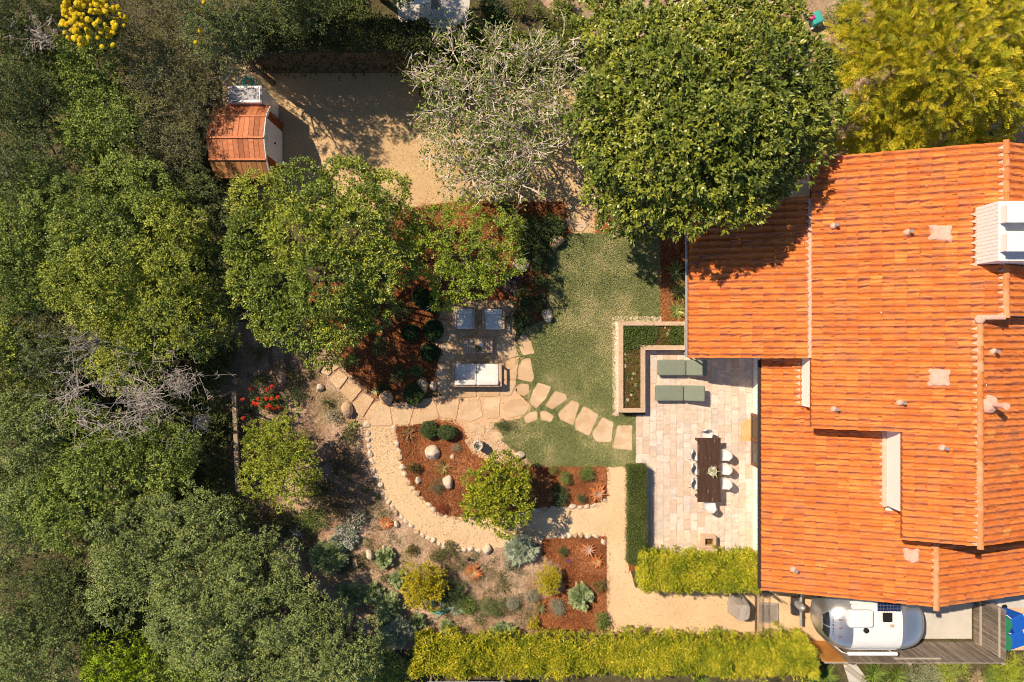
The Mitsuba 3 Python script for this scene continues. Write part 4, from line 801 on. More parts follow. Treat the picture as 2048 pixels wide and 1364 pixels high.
part(k, 'roof_deck', cat([hexa([(xw+.01, a, za-.06), (xe-.01, a, za-.06), (xe-.01, b, zb_-.06), (xw+.01, b, zb_-.06)], [(xw+.01, a, za-.031), (xe-.01, a, za-.031), (xe-.01, b, zb_-.031), (xw+.01, b, zb_-.031)]) for a, za, b, zb_ in ((yr, hr, yk1, hk), (yk1, hk, ye1, he), (yr, hr, yk2, hk), (yk2, hk, ye2, he))]), 'shed_dark_wood')
for y, z in ((yr, hr+.012), (yk1, hk+.012), (yk2, hk+.012)): part(k, 'roof_batten', cb(xw-.01, xe+.01, y-.035, y+.035, z, z+.03, .006), 'shed_wood')
part(k, 'eave_board', cb(xw, xe, ye1-.04, ye1-.005, he-.12, he+.02), 'shed_wood'); part(k, 'eave_board', cb(xw, xe, ye2+.005, ye2+.04, he-.12, he+.02), 'shed_wood')
for a, za, b, zb_ in ((yr, hr, yk1, hk), (yk1, hk, ye1, he), (yr, hr, yk2, hk), (yk2, hk, ye2, he)):
    m = hexa([(xe+.002, a, za-.14), (xe+.03, a, za-.14), (xe+.03, b, zb_-.14), (xe+.002, b, zb_-.14)], [(xe+.002, a, za+.01), (xe+.03, a, za+.01), (xe+.03, b, zb_+.01), (xe+.002, b, zb_+.01)]); m.fix_normals(); part(k, 'barge_board', m, 'white_paint')
yd1, yd2 = P(0, 322, 1.0)[1], P(0, 250, 1.0)[1]
dk = part(k, 'door', bx(bx1-.019, bx1+.01, yd1, yd2, .1, 2.0), 'white_paint', label='white double door of the red shed')
for y in (yd1+.02, (yd1+yd2)/2+.005): part(dk, 'leaf', cb(bx1+.0105, bx1+.03, y, y+(yd2-yd1)/2-.03, .14, 1.96), 'white_plastic')
part(dk, 'latch', bx(bx1+.031, bx1+.06, (yd1+yd2)/2-.06, (yd1+yd2)/2+.02, 1.0, 1.1), 'black')
for i in range(14):
    y = ye1+.13+i*(ye2-ye1-.26)/14
    if not (yd1-.12 < y < yd2+.02): part(k, 'wall_board', cb(bx1-.0185, bx1+.005, y+.005, y+(ye2-ye1-.26)/14-.005, .05, he+.1), 'shed_dark_wood')
k = thing('storage_cabinet', 'pale grey storage cabinet against the upper side of the red shed', 'cabinet'); hz = 1.95; a, b = P(455, 210, hz), P(523, 172, hz)
part(k, 'body', cb(a[0], b[0]-.02, ye2+.06, b[1], .02, hz-.05, .01), 'white_paint')
part(k, 'lid', cb(a[0]-.02, b[0]+.01, ye2+.05, b[1]+.02, hz-.049, hz, .012), 'cabinet_grey'); part(k, 'rim', cat([cb(a[0]+.05, b[0]-.05, y, y+.03, hz+.001, hz+.02, .004) for y in (ye2+.1, b[1]-.06)]+[cb(x, x+.03, ye2+.13, b[1]-.06, hz+.001, hz+.02, .004) for x in (a[0]+.05, b[0]-.08)]), 'grey_metal')
for y in ((ye2+.07), (ye2+.07+b[1])/2): part(k, 'door', cb(b[0]-.0195, b[0], y+.005, y+(b[1]-ye2-.07)/2-.005, .06, hz-.08), 'white_plastic')
def hose(label, px, py, r, seed, z=.05):
    rng = np.random.default_rng(seed); an = np.arange(0, 6*2*np.pi, .3); rr = S(r)*(1+.25*np.sin(an*.37)+rng.normal(size=len(an))*.02); c = P(px, py, z)
    pts = np.c_[c[0]+np.cos(an)*rr+np.sin(an*.21)*.1, c[1]+np.sin(an)*rr*.85, z+.02+an*.004+.02*np.sin(an*1.3)]; tail = np.array([pts[-1]+[-.1*i, -.06*i-.02*i*i*.2, -.01*i] for i in range(1, 7)])
    solo('garden_hose', tube(np.vstack([pts, tail]), .014, 6), 'turquoise', label, 'hose', smooth=50)
hose('turquoise garden hose coiled under the yellow shrub', 875, 1210, 15, 1); hose('turquoise garden hose coiled behind the storage cabinet', 496, 166, 11, 2)

# ------------------------------------------------------------------ caravan, fence, bins
k = thing('caravan', 'rounded silver aluminium caravan parked under the roof edge', 'caravan')
cx, cy, al, bl, zc0, hh_ = 13.73, -10.7, 1.96, 1.1, 1.45, 1.15
def body(t, th, off=0.0):
    s = np.maximum(1-np.abs(t)**4.5, 0)**(1/2.4); e = 2/2.9
    cz, sz = np.cos(th), np.sin(th)
    y = cy+(bl+off)*s*np.sign(cz)*np.abs(cz)**e; z = zc0+(hh_+off)*(.25+.75*s)*np.sign(sz)*np.abs(sz)**e*np.where(sz < 0, .8, 1)
    x = cx+(al+off)*t; return np.stack([x, y, z], -1)
def patch(t0, t1, a0, a1, off, nt=14, na=14, m='white_plastic'):
    tt, aa = np.meshgrid(np.linspace(t0, t1, nt), np.linspace(a0, a1, na), indexing='ij'); v = body(tt, aa, off).reshape(-1, 3)
    f = [q for i in range(nt-1) for j in range(na-1) for q in ([i*na+j, (i+1)*na+j, (i+1)*na+j+1], [i*na+j, (i+1)*na+j+1, i*na+j+1])]
    return (v, np.array(f))
tg = np.sin(np.linspace(-np.pi/2, np.pi/2, 34)); v, f = patch(-1, 1, -np.pi, np.pi, 0, 34, 61); tt, aa = np.meshgrid(tg, np.linspace(-np.pi, np.pi, 61), indexing='ij')
part(k, 'body', (body(tt, aa).reshape(-1, 3), f), 'aluminium', True)
def ztop(x, y):
    t = (x-cx)/al; s = max(1-abs(t)**4.5, 0)**(1/2.4); e = 2.9; return zc0+hh_*(.25+.75*s)*max(1-abs((y-cy)/(bl*s))**e, 0)**(1/e)
def roofgrid(x0, x1, y0, y1, off, n=12):
    xx, yy = np.meshgrid(np.linspace(x0, x1, n), np.linspace(y0, y1, n), indexing='ij'); z = np.vectorize(ztop)(xx, yy)+off
    f = [q for i in range(n-1) for j in range(n-1) for q in ([i*n+j, (i+1)*n+j, (i+1)*n+j+1], [i*n+j, (i+1)*n+j+1, i*n+j+1])]; return (np.stack([xx, yy, z], -1).reshape(-1, 3), np.array(f))
part(k, 'roof_panel', roofgrid(12.72, 14.55, cy-.98, cy+.9, .012), 'white_paint', 30, label='white membrane on the caravan roof')
q = P(1721, 1237, 2.75); part(k, 'air_conditioner', rb(q[0]-.46, q[0]+.46, q[1]-.33, q[1]+.33, 2.6, 2.86, .1, 3), 'white_plastic', True, label='white rounded air conditioner on the caravan roof')
q = P(1774, 1234, 2.62); part(k, 'roof_vent', cb(q[0]-.17, q[0]+.17, q[1]-.17, q[1]+.17, 2.615, 2.69, .02), 'solar', label='square dark roof vent'); scene[k+'__roof_vent']['bsdf'] = {'type': 'ref', 'id': 'cover_cloth'}
scene[k+'__roof_vent']['bsdf'] = {'type': 'ref', 'id': 'black'}
q = P(1731, 1260, 2.58); part(k, 'round_vent', lathe([(0, 0), (.1, 0), (.1, .06), (.06, .09), (0, .09)], 18, (q[0], q[1], ztop(q[0], q[1]))), 'black', 50)
part(k, 'solar_panel', cb(13.65, 14.53, cy+.6, cy+1.0, 2.5, 2.53, .005), 'solar', label='blue solar panel on the caravan roof')
q = P(1783, 1251, 2.6); part(k, 'roof_fitting', cb(q[0]-.07, q[0]+.07, q[1]-.05, q[1]+.05, 2.58, 2.68, .02), 'teak')
for dy in (-.34, 0, .3): q = np.array([12.28, cy+dy-.02, 0]); part(k, 'marker_lamp', cb(q[0]-.07, q[0]+.07, q[1]-.02, q[1]+.02, ztop(q[0], q[1])-.005, ztop(q[0], q[1])+.02, .005), 'blue_plastic', label='small dark marker lamp'); 
for kk in [x for x in scene if x.startswith(k+'__marker_lamp')]: scene[kk]['bsdf'] = {'type': 'ref', 'id': 'brown_door'}
for t in (-.78, -.52, .46, .86): v, f = patch(t-.004, t+.004, .02, np.pi-.02, .006, 2, 40); part(k, 'seam', (v, f), 'grey_metal', True)
for a0 in (.42, .95, 2.2, 2.72): part(k, 'seam', patch(-.86, .96, a0, a0+.008, .005, 40, 2), 'grey_metal', True)
for a0, a1 in ((1.62, 2.2), (1.0, 1.58)): part(k, 'front_window', patch(-.975, -.9, a0, a1, .008, 8, 12), 'glass_dark', True)
part(k, 'window_frame', patch(-.982, -.976, .95, 2.25, .01, 2, 14), 'grey_metal', True)
rng = np.random.default_rng(2)
for i in range(9): v, f = patch(-.86, -.845, 1.25+i*.07, 1.25+i*.07+rng.uniform(.03, .05), .007, 3, 3); part(k, 'letter', (v, f), 'dark_metal', label='worn dark letter on the caravan front')
part(k, 'awning', cat([tube([(12.75, cy-bl-.07, 2.1), (14.6, cy-bl-.07, 2.1)], .07, 12)]), 'white_paint', 50, label='rolled white awning along the caravan side')
for xx in (12.7, 14.62): part(k, 'awning_arm', tube([(xx, cy-bl-.05, 2.12), (xx+.05, cy-bl-.22, 1.6), (xx-.1, cy-bl-.12, 1.1)], .022, 6), 'white_paint', 50)
part(k, 'bumper', cb(11.6, 11.7, cy-.8, cy+.8, .42, .54, .03), 'grey_metal')
part(k, 'tow_frame', cat([tube([(11.75, cy+.55, .45), (11.25, cy+.05, .45)], .04, 6), tube([(11.75, cy-.45, .45), (11.25, cy+.05, .45)], .04, 6), cb(11.3, 11.5, cy-.35, cy+.35, .3, .5)]), 'dark_metal')
part(k, 'gas_bottle', lathe([(0, .5), (.13, .5), (.15, .6), (.15, .95), (.06, 1.05), (0, 1.06)], 16, (11.5, cy+.12, 0)), 'grey_metal', 50)
for sy in (-1, 1): part(k, 'wheel', tube([(14.0, cy+sy*.75, .33), (14.0, cy+sy*1.0, .33)], .33, 20), 'black')

fk = thing('wooden_fence', 'weathered grey vertical board fence around the caravan pad', 'fence'); yf = -12.33; xf0, xf1 = 12.9, 18.92; nb = 48; rng = np.random.default_rng(21)
for i in range(nb):
    x = xf0+i*(xf1-xf0)/nb; w_ = (xf1-xf0)/nb; part(fk, 'board', cb(x+.01, x+w_-.01, yf-.01+rng.normal()*.003, yf+.012, .03, 1.84+rng.normal()*.012, .003), 'grey_board', uv=np.tile([tid[0]+.5, .5], (24, 1))); tid[0] += 1
for i in range(16):
    y = yf+.03+i*.125; part(fk, 'board', cb(xf1-.01, xf1+.012+rng.normal()*.003, y+.01, y+.115, .03, 1.84+rng.normal()*.012, .003), 'grey_board', uv=np.tile([tid[0]+.5, .5], (24, 1))); tid[0] += 1
for z in (.45, 1.5):
    part(fk, 'rail', cb(xf1-.06, xf1-.011, yf+.06, yf+2.0, z, z+.09), 'rail_wood')
part(fk, 'rail', cb(14.6, 16.2, yf+.014, yf+.06, .4, .49), 'rail_wood'); part(fk, 'rail', cb(14.8, 16.6, yf+.014, yf+.06, 1.52, 1.61), 'rail_wood')
part(fk, 'cap_rail', cb(xf0-.9, xf1, yf-.05, yf-.012, 1.7, 1.8), 'rail_wood')
for x in (12.86, 15.3, 18.9): part(fk, 'post', cb(x-.05, x+.05, yf-.14, yf-.052, 0, 1.78), 'old_timber')
k = thing('garden_gate', 'rusty orange plywood gate panel at the end of the grey fence', 'gate'); part(k, 'panel', cb(11.95, 12.84, yf+.02, yf+.055, .05, 1.82, .006), 'rust_panel'); part(k, 'frame', cat([cb(11.95, 12.84, yf-.02, yf+.018, z, z+.09) for z in (.2, 1.6)]), 'rail_wood')
def bin_(label, px, py, m, ang, r=.27):
    k = thing('wheelie_bin', label, 'bin', None); c = P(px, py, 1.0); R = rotz(ang, c[0], c[1], 0)
    b = shape(hexa([(-.2, -.22, .04), (.2, -.22, .04), (.2, .22, .04), (-.2, .22, .04)], [(-r, -r-.03, .98), (r, -r-.03, .98), (r, r+.03, .98), (-r, r+.03, .98)]), m)
    part(k, 'body', {**b, 'to_world': R}, None); part(k, 'lid', {**shape(rb(-r-.02, r+.02, -r-.06, r+.05, .982, 1.06, .05, 3, .01), m, True), 'to_world': R}, None)
    part(k, 'handle', {**shape(tube([(-r*.7, r+.1, 1.0), (r*.7, r+.1, 1.0)], .018, 6), 'white_paint'), 'to_world': R}, None)
    for sx in (-.2, .2): part(k, 'wheel', {**shape(tube([(sx-.03, .25, .1), (sx+.03, .25, .1)], .1, 14), 'black'), 'to_world': R}, None)
bin_('blue wheelie bin, upper of the two blue ones, beside the fence', 2036, 1246, 'blue_plastic', -60); bin_('blue wheelie bin, lower of the two blue ones, beside the fence', 2034, 1279, 'blue_plastic', -70)
bin_('green wheelie bin, upper of the two green ones against the fence', 2010, 1250, 'green_plastic', -35, .25); bin_('green wheelie bin, lower of the two green ones against the fence', 2012, 1283, 'green_plastic', -20, .25)
# iron fence, mat and covered barbecue in the side yard
k = thing('iron_fence', 'thin black iron fence across the gravel side yard', 'fence'); xf = P(1508, 0)[0]; ya, yb = P(0, 1292, 1)[1], P(0, 1178, 1)[1]
for z in (.15, 1.0): part(k, 'rail', cb(xf-.012, xf+.012, ya, yb, z, z+.025, .003), 'dark_metal')
for i, y in enumerate(np.arange(ya, yb, .11)): part(k, 'bar', cb(xf-.007, xf+.007, y, y+.014, .02, 1.06, .002), 'dark_metal')
k = thing('iron_gate', 'open black iron gate leaf hinged at the fence under the roof corner', 'gate'); 
part(k, 'frame', cat([tube([(xf+.05, yb-.1, z), (xf+.75, yb-.55, z)], .014, 6) for z in (.15, 1.0)]+[tube([(xf+.05+.7*u, yb-.1-.45*u, .1), (xf+.05+.7*u, yb-.1-.45*u, 1.02)], .014, 6) for u in (0, 1)]), 'dark_metal')
for u in np.linspace(.15, .85, 5): part(k, 'bar', tube([(xf+.05+.7*u, yb-.1-.45*u, .16), (xf+.05+.7*u, yb-.1-.45*u, 1.0)], .007, 5), 'dark_metal')
k = thing('doormat_step', 'square dark woven mat on a low step beside the iron fence', 'mat'); a, b = P(1520, 1246, .12), P(1557, 1207, .12)
part(k, 'step', cb(a[0], b[0], a[1], b[1], .02, .12), 'cover_cloth'); part(k, 'mat', cb(a[0]+.06, b[0]-.06, a[1]+.06, b[1]-.06, .121, .135, .004), 'mat_weave')
k = thing('covered_barbecue', 'barbecue under a wrinkled grey cloth cover by the yellow hedge', 'barbecue'); c = P(1480, 1218, .5)
g = trimesh.creation.box((2, 2, 2))
for _ in range(4): g = g.subdivide()
v = g.vertices; v = np.sign(v)*np.abs(v)**.9*np.maximum(.75, 1.25-.28*np.linalg.norm(v[:, :2], axis=1))[:, None]**[1, 1, 0]; h = (v[:, 2]+1)/2; fl = 1.1-.34*h; wr = 1+.34*(meshkit.fbm(np.c_[np.arctan2(v[:, 1], v[:, 0])*3, h*1.2, h*0], 3, 3)-.5)
g.vertices = np.c_[c[0]+v[:, 0]*.36*fl*wr, c[1]+v[:, 1]*.42*fl*wr, .03+h*.85+.1*(meshkit.fbm(v*2.3, 3, 8)-.5)*h]; part(k, 'cover', g, 'cover_cloth', 40)
part(k, 'leg', cat([tube([(c[0]+sx*.25, c[1]+sy*.3, 0), (c[0]+sx*.25, c[1]+sy*.3, .3)], .02, 6) for sx in (-1, 1) for sy in (-1, 1)]), 'dark_metal')
# pieces at the frame's lower edge
k = thing('corrugated_roof', 'pale corrugated metal roof of a low shelter below the yellow hedge', 'roof'); a, b = P(858, 1385, 1.6), P(1010, 1345, 1.6); n = 60; x = np.linspace(a[0], b[0], n*2+1); z = 2.3+.018*np.cos(np.arange(n*2+1)*np.pi)
v = np.vstack([np.c_[x, np.full(len(x), b[1]), z], np.c_[x, np.full(len(x), a[1]-1.2), z-.3]]); m_ = len(x); part(k, 'sheet', (v, [t for j in range(m_-1) for t in ([j, j+m_, j+m_+1], [j, j+m_+1, j+1])]), 'corrugated', 60)
for xx in (a[0]+.1, b[0]-.1): part(k, 'post', cb(xx-.04, xx+.04, b[1]-.2, b[1]-.12, 0, 2.2), 'old_timber')
struct('stone_path', sheet(poly([(1686, 1328), (1712, 1328), (1745, 1372), (1700, 1372)]), .02), 'concrete')
solo('concrete_kerb', hexa([tuple(P(x, y)) for x, y in ((1688, 1338), (1697, 1330), (1740, 1364), (1728, 1370))], [tuple(P(x, y, .12)) for x, y in ((1690, 1336), (1696, 1331), (1736, 1362), (1729, 1368))]), 'rail_wood', 'diagonal grey concrete kerb below the rusty gate panel', 'kerb')
# neighbour's corner at the top
struct('neighbour_patio', sheet(wavy(poly([(785, -40), (945, -40), (935, 40), (900, 58), (800, 52)]), .05, 7), .016), 'concrete')
k = thing('patio_table', 'white square garden table cut by the upper edge of the photo', 'table'); a = P(832, -2, .7); part(k, 'top', cb(a[0]-.35, a[0]+.35, a[1]-.2, a[1]+.5, .66, .7), 'white_paint')
for sx in (-.3, .3):
    for sy in (-.15, .45): part(k, 'leg', cb(a[0]+sx-.02, a[0]+sx+.02, a[1]+sy-.02, a[1]+sy+.02, .017, .66), 'white_paint')
k = thing('folding_chair', 'grey metal frame garden chair on the shaded neighbour patio', 'chair'); a = P(872, 8, .4)
for sx in (-.22, .22): part(k, 'side_frame', tube([(a[0]+sx, a[1]-.25, .02), (a[0]+sx, a[1]-.2, .42), (a[0]+sx, a[1]+.2, .42), (a[0]+sx, a[1]+.35, .85)], .013, 6), 'grey_metal')
part(k, 'seat', cb(a[0]-.2, a[0]+.2, a[1]-.2, a[1]+.2, .41, .425), 'mat_weave'); part(k, 'back', hexa([(a[0]-.2, a[1]+.25, .55), (a[0]+.2, a[1]+.25, .55), (a[0]+.2, a[1]+.265, .55), (a[0]-.2, a[1]+.265, .55)], [(a[0]-.2, a[1]+.35, .85), (a[0]+.2, a[1]+.35, .85), (a[0]+.2, a[1]+.365, .85), (a[0]-.2, a[1]+.365, .85)]), 'mat_weave')
k = thing('toy_cart', 'turquoise and pink plastic toy lying by the large glossy tree', 'toy'); c = P(1629, 40, .2); R = rotz(25, c[0], c[1], .01)
part(k, 'tub', {**shape(rb(-.2, .24, -.24, .24, .1, .42, .06, 3), 'turquoise', True), 'to_world': R}, None); part(k, 'seat', {**shape(rb(-.3, -.06, -.02, .26, .3, .47, .05, 3), 'pink_plastic', True), 'to_world': R}, None)
for sx in (-.15, .18):
    for sy in (-.25, .25): part(k, 'wheel', {**shape(tube([(sx, sy-.03, .08), (sx, sy+.03, .08)], .08, 12), 'white_plastic'), 'to_world': R}, None)
# timber rail fence and steps on the woodland edge
k = thing('rail_fence', 'old weathered timber rail fence along the woodland edge', 'fence'); 
a, b = P(467, 785, .9), P(475, 985, .9); part(k, 'rail', hexa([(a[0]-.08, a[1], .78), (a[0]+.08, a[1], .78), (b[0]+.08, b[1], .78), (b[0]-.08, b[1], .78)], [(a[0]-.08, a[1], .9), (a[0]+.08, a[1], .9), (b[0]+.08, b[1], .9), (b[0]-.08, b[1], .9)]), 'old_timber')
a, b = P(463.5, 363, .9), P(464, 425, .9); part(k, 'rail', cb(a[0]-.06, a[0]+.06, b[1], a[1], .78, .9), 'old_timber')
a, b = P(470, 781, .8), P(440, 794, .8); part(k, 'rail', tube([a, b], .055, 6), 'old_timber'); a, b = P(441, 782, .8), P(400, 783, .8); part(k, 'rail', tube([a, b], .055, 6), 'old_timber')
for px, py in ((467, 790), (471, 885), (475, 975), (464, 370), (464, 420)): q = P(px, py, .8); part(k, 'post', cb(q[0]-.05, q[0]+.05, q[1]-.05, q[1]+.05, 0, .78), 'old_timber')
k = thing('timber_steps', 'dark timber step edges crossing the shaded dirt stairway', 'steps')
for (ax, ay), (bx_, by) in (((573, 690), (575, 736)), ((612, 700), (609, 732)), ((540, 690), (541, 735)), ((648, 726), (636, 744))):
    a, b = P(ax, ay, .1), P(bx_, by, .1); part(k, 'riser', tube([a, b], .06, 7), 'bark')

# ------------------------------------------------------------------ stones edging the paths, boulders
def edging(name, pts, size, lab, grp, seed):
    rng = np.random.default_rng(seed); n = len(pts)
    for i, (x, y) in enumerate(pts):
        a, b = pts[max(i-1, 0)], pts[min(i+1, n-1)]; rot = math.atan2(-(b[1]-a[1]), b[0]-a[0]); d = math.hypot(b[0]-a[0], b[1]-a[1])/(2 if 0 < i < n-1 else 1)
        r1 = S(d*.5)*rng.uniform(.78, 1.08); r2 = S(size*.5)*rng.uniform(.72, 1.35); x, y = x+rng.normal()*.8, y+rng.normal()*.8
        solo('edging_stone', boulder(P(x, y, -.03), r1, r2, r2*.9, rot+rng.normal()*.25, seed*50+i, 2, 4), 'pale_rock' if rng.uniform() > .25 else 'tan_rock', lab % ORD[i], 'stone', grp, 60)
edging('edging_stone', [z8(*q) for q in [(253, 238), (260, 293), (263, 335), (268, 382), (277, 432), (293, 485), (303, 545), (325, 595), (342, 642), (363, 703), (388, 738), (402, 765), (425, 797), (455, 833), (487, 863), (515, 893), (557, 928), (595, 963), (633, 990), (670, 1010), (710, 1028), (745, 1047), (777, 1063), (825, 1075), (882, 1083), (918, 1090), (962, 1090), (1015, 1092)]], 11,
       '%s stone from the flagstone end of the outer row edging the curved gravel path', 'stones of the outer path edge', 1)
edging('edging_stone', [z8(*q) for q in [(443, 260), (455, 312), (460, 363), (473, 410), (477, 465), (495, 523), (515, 578), (542, 627), (567, 668), (595, 700), (628, 737), (672, 780), (705, 812), (757, 845), (795, 858), (845, 872)]], 11,
       '%s stone from the flagstone end of the inner row edging the curved gravel path', 'stones of the inner path edge', 2)
edging('edging_stone', [z8(*q) for q in [(1862, 750), (1805, 772), (1757, 792), (1705, 793), (1645, 793), (1580, 803), (1520, 802), (1465, 805), (1400, 815)]], 10.5,
       '%s stone from the right in the row below the small round tree', 'stones below the small tree', 3)
edging('edging_stone', [z8(*q) for q in [(1860, 1028), (1815, 993), (1763, 988), (1718, 990), (1675, 990), (1638, 990), (1595, 993), (1547, 993), (1500, 997), (1430, 1005)]], 11,
       '%s stone from the right in the row above the lower bark bed', 'stones above the lower bark bed', 4)
def bould(px, py, rx, ry, h, m, lab, seed, rot=0.0, cut=3):
    solo('boulder', boulder(P(px, py, .0), S(rx), S(ry), h, rot, seed, 3, cut), m, lab, 'boulder', None, 50)
bould(*z8(700, 425), 15, 17, .3, 'pale_rock', 'large white boulder on the orange bark inside the curved path', 11, .5)
bould(*z8(807, 623), 11, 15, .25, 'pale_rock', 'white boulder at the left edge of the small round tree', 12, .4); bould(*z8(603, 615), 6, 8, .15, 'pale_rock', 'small squarish pale stone on the bark left of the small tree', 13, .2)
bould(*z8(388, 48), 14, 15, .38, 'tan_rock', 'cream boulder with grey top above the flagstone path', 14, .3); bould(*z8(122, 132), 12, 16, .36, 'tan_rock', 'smooth tan oval boulder at the left side of the flagstone steps', 15, .1, 1)
bould(*z6(978, 400), 8, 11, .28, 'pale_rock', 'pale boulder beside the silvery shrub on the dirt slope', 16, .6); bould(*z6(870, 465), 8, 10, .22, 'tan_rock', 'brown stone at the edge of the lower left silver bush', 17)
bould(*z6(1175, 178), 5, 8, .16, 'pale_rock', 'small grey stone touching the orange aloe by the outer path edge', 18); bould(*z8(1285, 445), 13, 9, .2, 'pale_rock', 'cream jagged rock at the upper right of the small round tree', 19, .2, 5)
bould(*z8(1072, 1082), 9, 11, .22, 'pale_rock', 'largest pale rock closing the outer path edge', 20); bould(*z8(835, 455), 4, 6, .1, 'pale_rock', 'tiny white stone on bark between pot and white boulder', 21)
bould(*z8(757, 275), 5, 5, .1, 'pale_rock', 'small white stone between the two clipped green balls', 22); bould(*zl(512, 470), 18, 13, .4, 'tan_rock', 'sandy boulder at the upper left corner of the lawn', 23, .6)
bould(*zl(432, 1140), 11, 14, .35, 'pale_rock', 'grey boulder at the left lawn edge beside the armchairs', 24, .3); bould(*zl(190, 680), 17, 16, .3, 'pale_rock', 'grey boulder among dark shrubs left of the lawn', 25, .3)
bould(*zc(640, 1210), 14, 16, .35, 'tan_rock', 'reddish brown boulder between the sofa and the clipped ball', 26); bould(*zc(705, 1215), 8, 11, .2, 'pale_rock', 'blue grey low rock just left of the sofa', 27)
bould(*(400+1140/6.82, 620+900/6.82), 11, 16, .45, 'tan_rock', 'rounded boulder at the foot of the timber steps', 28, .2, 1); bould(*(400+1640/6.82, 620+1060/6.82), 8, 8, .2, 'pale_rock', 'white stone on the slope left of the flagstone steps', 29)
bould(*(400+500/6.82, 620+960/6.82), 8, 9, .3, 'tan_rock', 'shaded stone at the woodland end of the dirt stairway', 30); bould(*(400+760/6.82, 620+880/6.82), 4, 5, .15, 'pale_rock', 'little pale upright stone on the dirt stairway', 31)
bould(*z6(1080, 352), 4, 4, .1, 'pale_rock', 'small pale stone above the silvery shrub on the slope', 32)
bould(1272, 1122, 7, 6, .18, 'pale_rock', 'white rock at the lower end of the clipped hedge', 33)

# ------------------------------------------------------------------ trees in the garden
rng = np.random.default_rng(5011); ol = Polygon([(1150, 20), (1158, 120), (1146, 230), (1162, 330), (1178, 410), (1205, 462), (1270, 490), (1330, 478), (1385, 468), (1450, 455), (1520, 435), (1590, 415), (1645, 330), (1690, 220), (1672, 120), (1622, 60), (1570, -30), (1170, -30)]).buffer(-40)
from shapely.geometry import Point
ML = [(x+rng.normal()*12, y+rng.normal()*12, rng.uniform(44, 68)) for iy, y in enumerate(range(0, 470, 50)) for x in range(1160+29*(iy % 2), 1690, 58) if ol.contains(Point(x, y))]
ML += [(ol.exterior.interpolate(u).x+rng.normal()*5, ol.exterior.interpolate(u).y+rng.normal()*5, rng.uniform(34, 50)) for u in np.arange(0, ol.exterior.length, 52)]
tree('magnolia_tree', 'very large tree with glossy dark green leaves overhanging the low roof', 1414, 234, 262, 7.8, 'magnolia', 501, ry=270, dens=1.0, lob=ML, drop=.5)
tree('pittosporum_tree', 'big rounded olive green tree left of the lounge seating', 645, 520, 178, 6.6, 'pitto', 502, dens=1.25, ry=178, lob=[(520, 400, 62), (600, 382, 60), (700, 372, 62), (778, 382, 46), (792, 452, 50), (510, 470, 56), (600, 470, 66), (700, 462, 68), (500, 560, 52), (562, 580, 66), (650, 560, 72), (750, 540, 60), (802, 535, 36), (600, 650, 60), (682, 640, 60), (742, 620, 46), (645, 695, 42), (540, 640, 46), (482, 500, 38), (740, 415, 50), (640, 420, 50)], base=(640, 600, 0))
tree('bright_tree', 'bright green open tree with grey twigs above the two armchairs', 918, 508, 112, 4.2, 'bright_shrub', 503, ry=106, extra_twigs=300, dens=.9, lob=[(862, 452, 46), (928, 438, 44), (990, 468, 48), (1012, 520, 38), (858, 512, 48), (930, 510, 54), (900, 570, 46), (952, 560, 42), (882, 600, 26), (1022, 450, 30), (838, 480, 36), (980, 545, 36)])
tree('citrus_tree', 'small round yellow green tree beside the curved gravel path', 995, 988, 84, 3.0, 'citrus', 504, ry=78, nl=19)
tree('pepper_tree', 'loose olive yellow tree standing by the old rail fence', 567, 925, 84, 3.6, 'olive_yellow', 505, ry=104, nl=30, dens=.75)
# pale multi-stemmed tree with bare twigs
def pale_tree():
    rng = np.random.default_rng(506); k = thing('pale_tree', 'open tree with whitish bare twigs and sparse leaves over the gravel yard', 'tree'); zt = 3.6
    cl = [(905, 110, 52), (985, 105, 55), (1060, 130, 60), (1120, 100, 48), (870, 160, 45), (930, 200, 62), (1010, 190, 60), (1085, 215, 62), (875, 225, 45), (905, 285, 58), (985, 290, 64), (1060, 300, 50), (930, 345, 48), (1000, 360, 50), (1130, 160, 40), (855, 90, 30), (1125, 250, 40)]
    pos = np.array([P(x, y, zt*.68) for x, y, _ in cl]); r = np.array([S(q, 2.5) for *_, q in cl])
    root = P(1005, 235, 0); ms = [tube([root-[0, 0, .1], root+[0, .05, .5], root+[-.1, 0, 1.0]], [.26, .22, .18], 9)]
    for q in pos: m1 = root*.5+q*.5+rng.normal(size=3)*.2; m1[2] = 1.35; ms.append(tube([root+[-.05, 0, .8], m1, q], [.11, .075, .03], 6))
    scene[k+'__trunk'] = shape(cat(ms), 'grey_bark', 40)
    P1, N1 = [], []
    for q, a in zip(pos, r):
        n = int(20*a*a/.6)+7; d = updirs(n, rng, -.05); P1.append(q+d*[a, a, a*.5]*rng.uniform(.1, .85, n)[:, None]); N1.append(nrm(d*[1, 1, .6]))
    P1, N1 = np.vstack(P1), np.vstack(N1)
    v1, f1, tips1 = twigs(P1, N1, .6, .025, rng, .35, 4, .25); T1 = np.repeat(tips1, 4, 0)-np.repeat(N1, 4, 0)*rng.uniform(0, .4, (len(P1)*4, 1))
    v2, f2, tips2 = twigs(T1, np.repeat(N1, 4, 0)+rng.normal(size=(len(T1), 3))*.7, .34, .021, rng, .5, 3, .5)
    scene[k+'__twigs'] = shape((np.vstack([v1, v2]), np.vstack([f1, f2+len(v1)])), 'pale_bark'); labels[k+'__twigs'] = {'kind': 'stuff', 'label': 'whitish tangled bare twigs'}
    fo = Fol(); i = rng.permutation(len(tips2))[:int(len(tips2)*.85)]; n = nrm(rng.normal(size=(len(i), 3))+[0, 0, .3])
    leaves(fo, tips2[i]-[0, 0, .14], n, 4, .14, .065, [(.1, .15, .02), (.22, .3, .05), (.36, .42, .12)], rng, spread=.9, up=.3, jit=.12)
    scene[k+'__crown'] = fo.shape()
pale_tree()
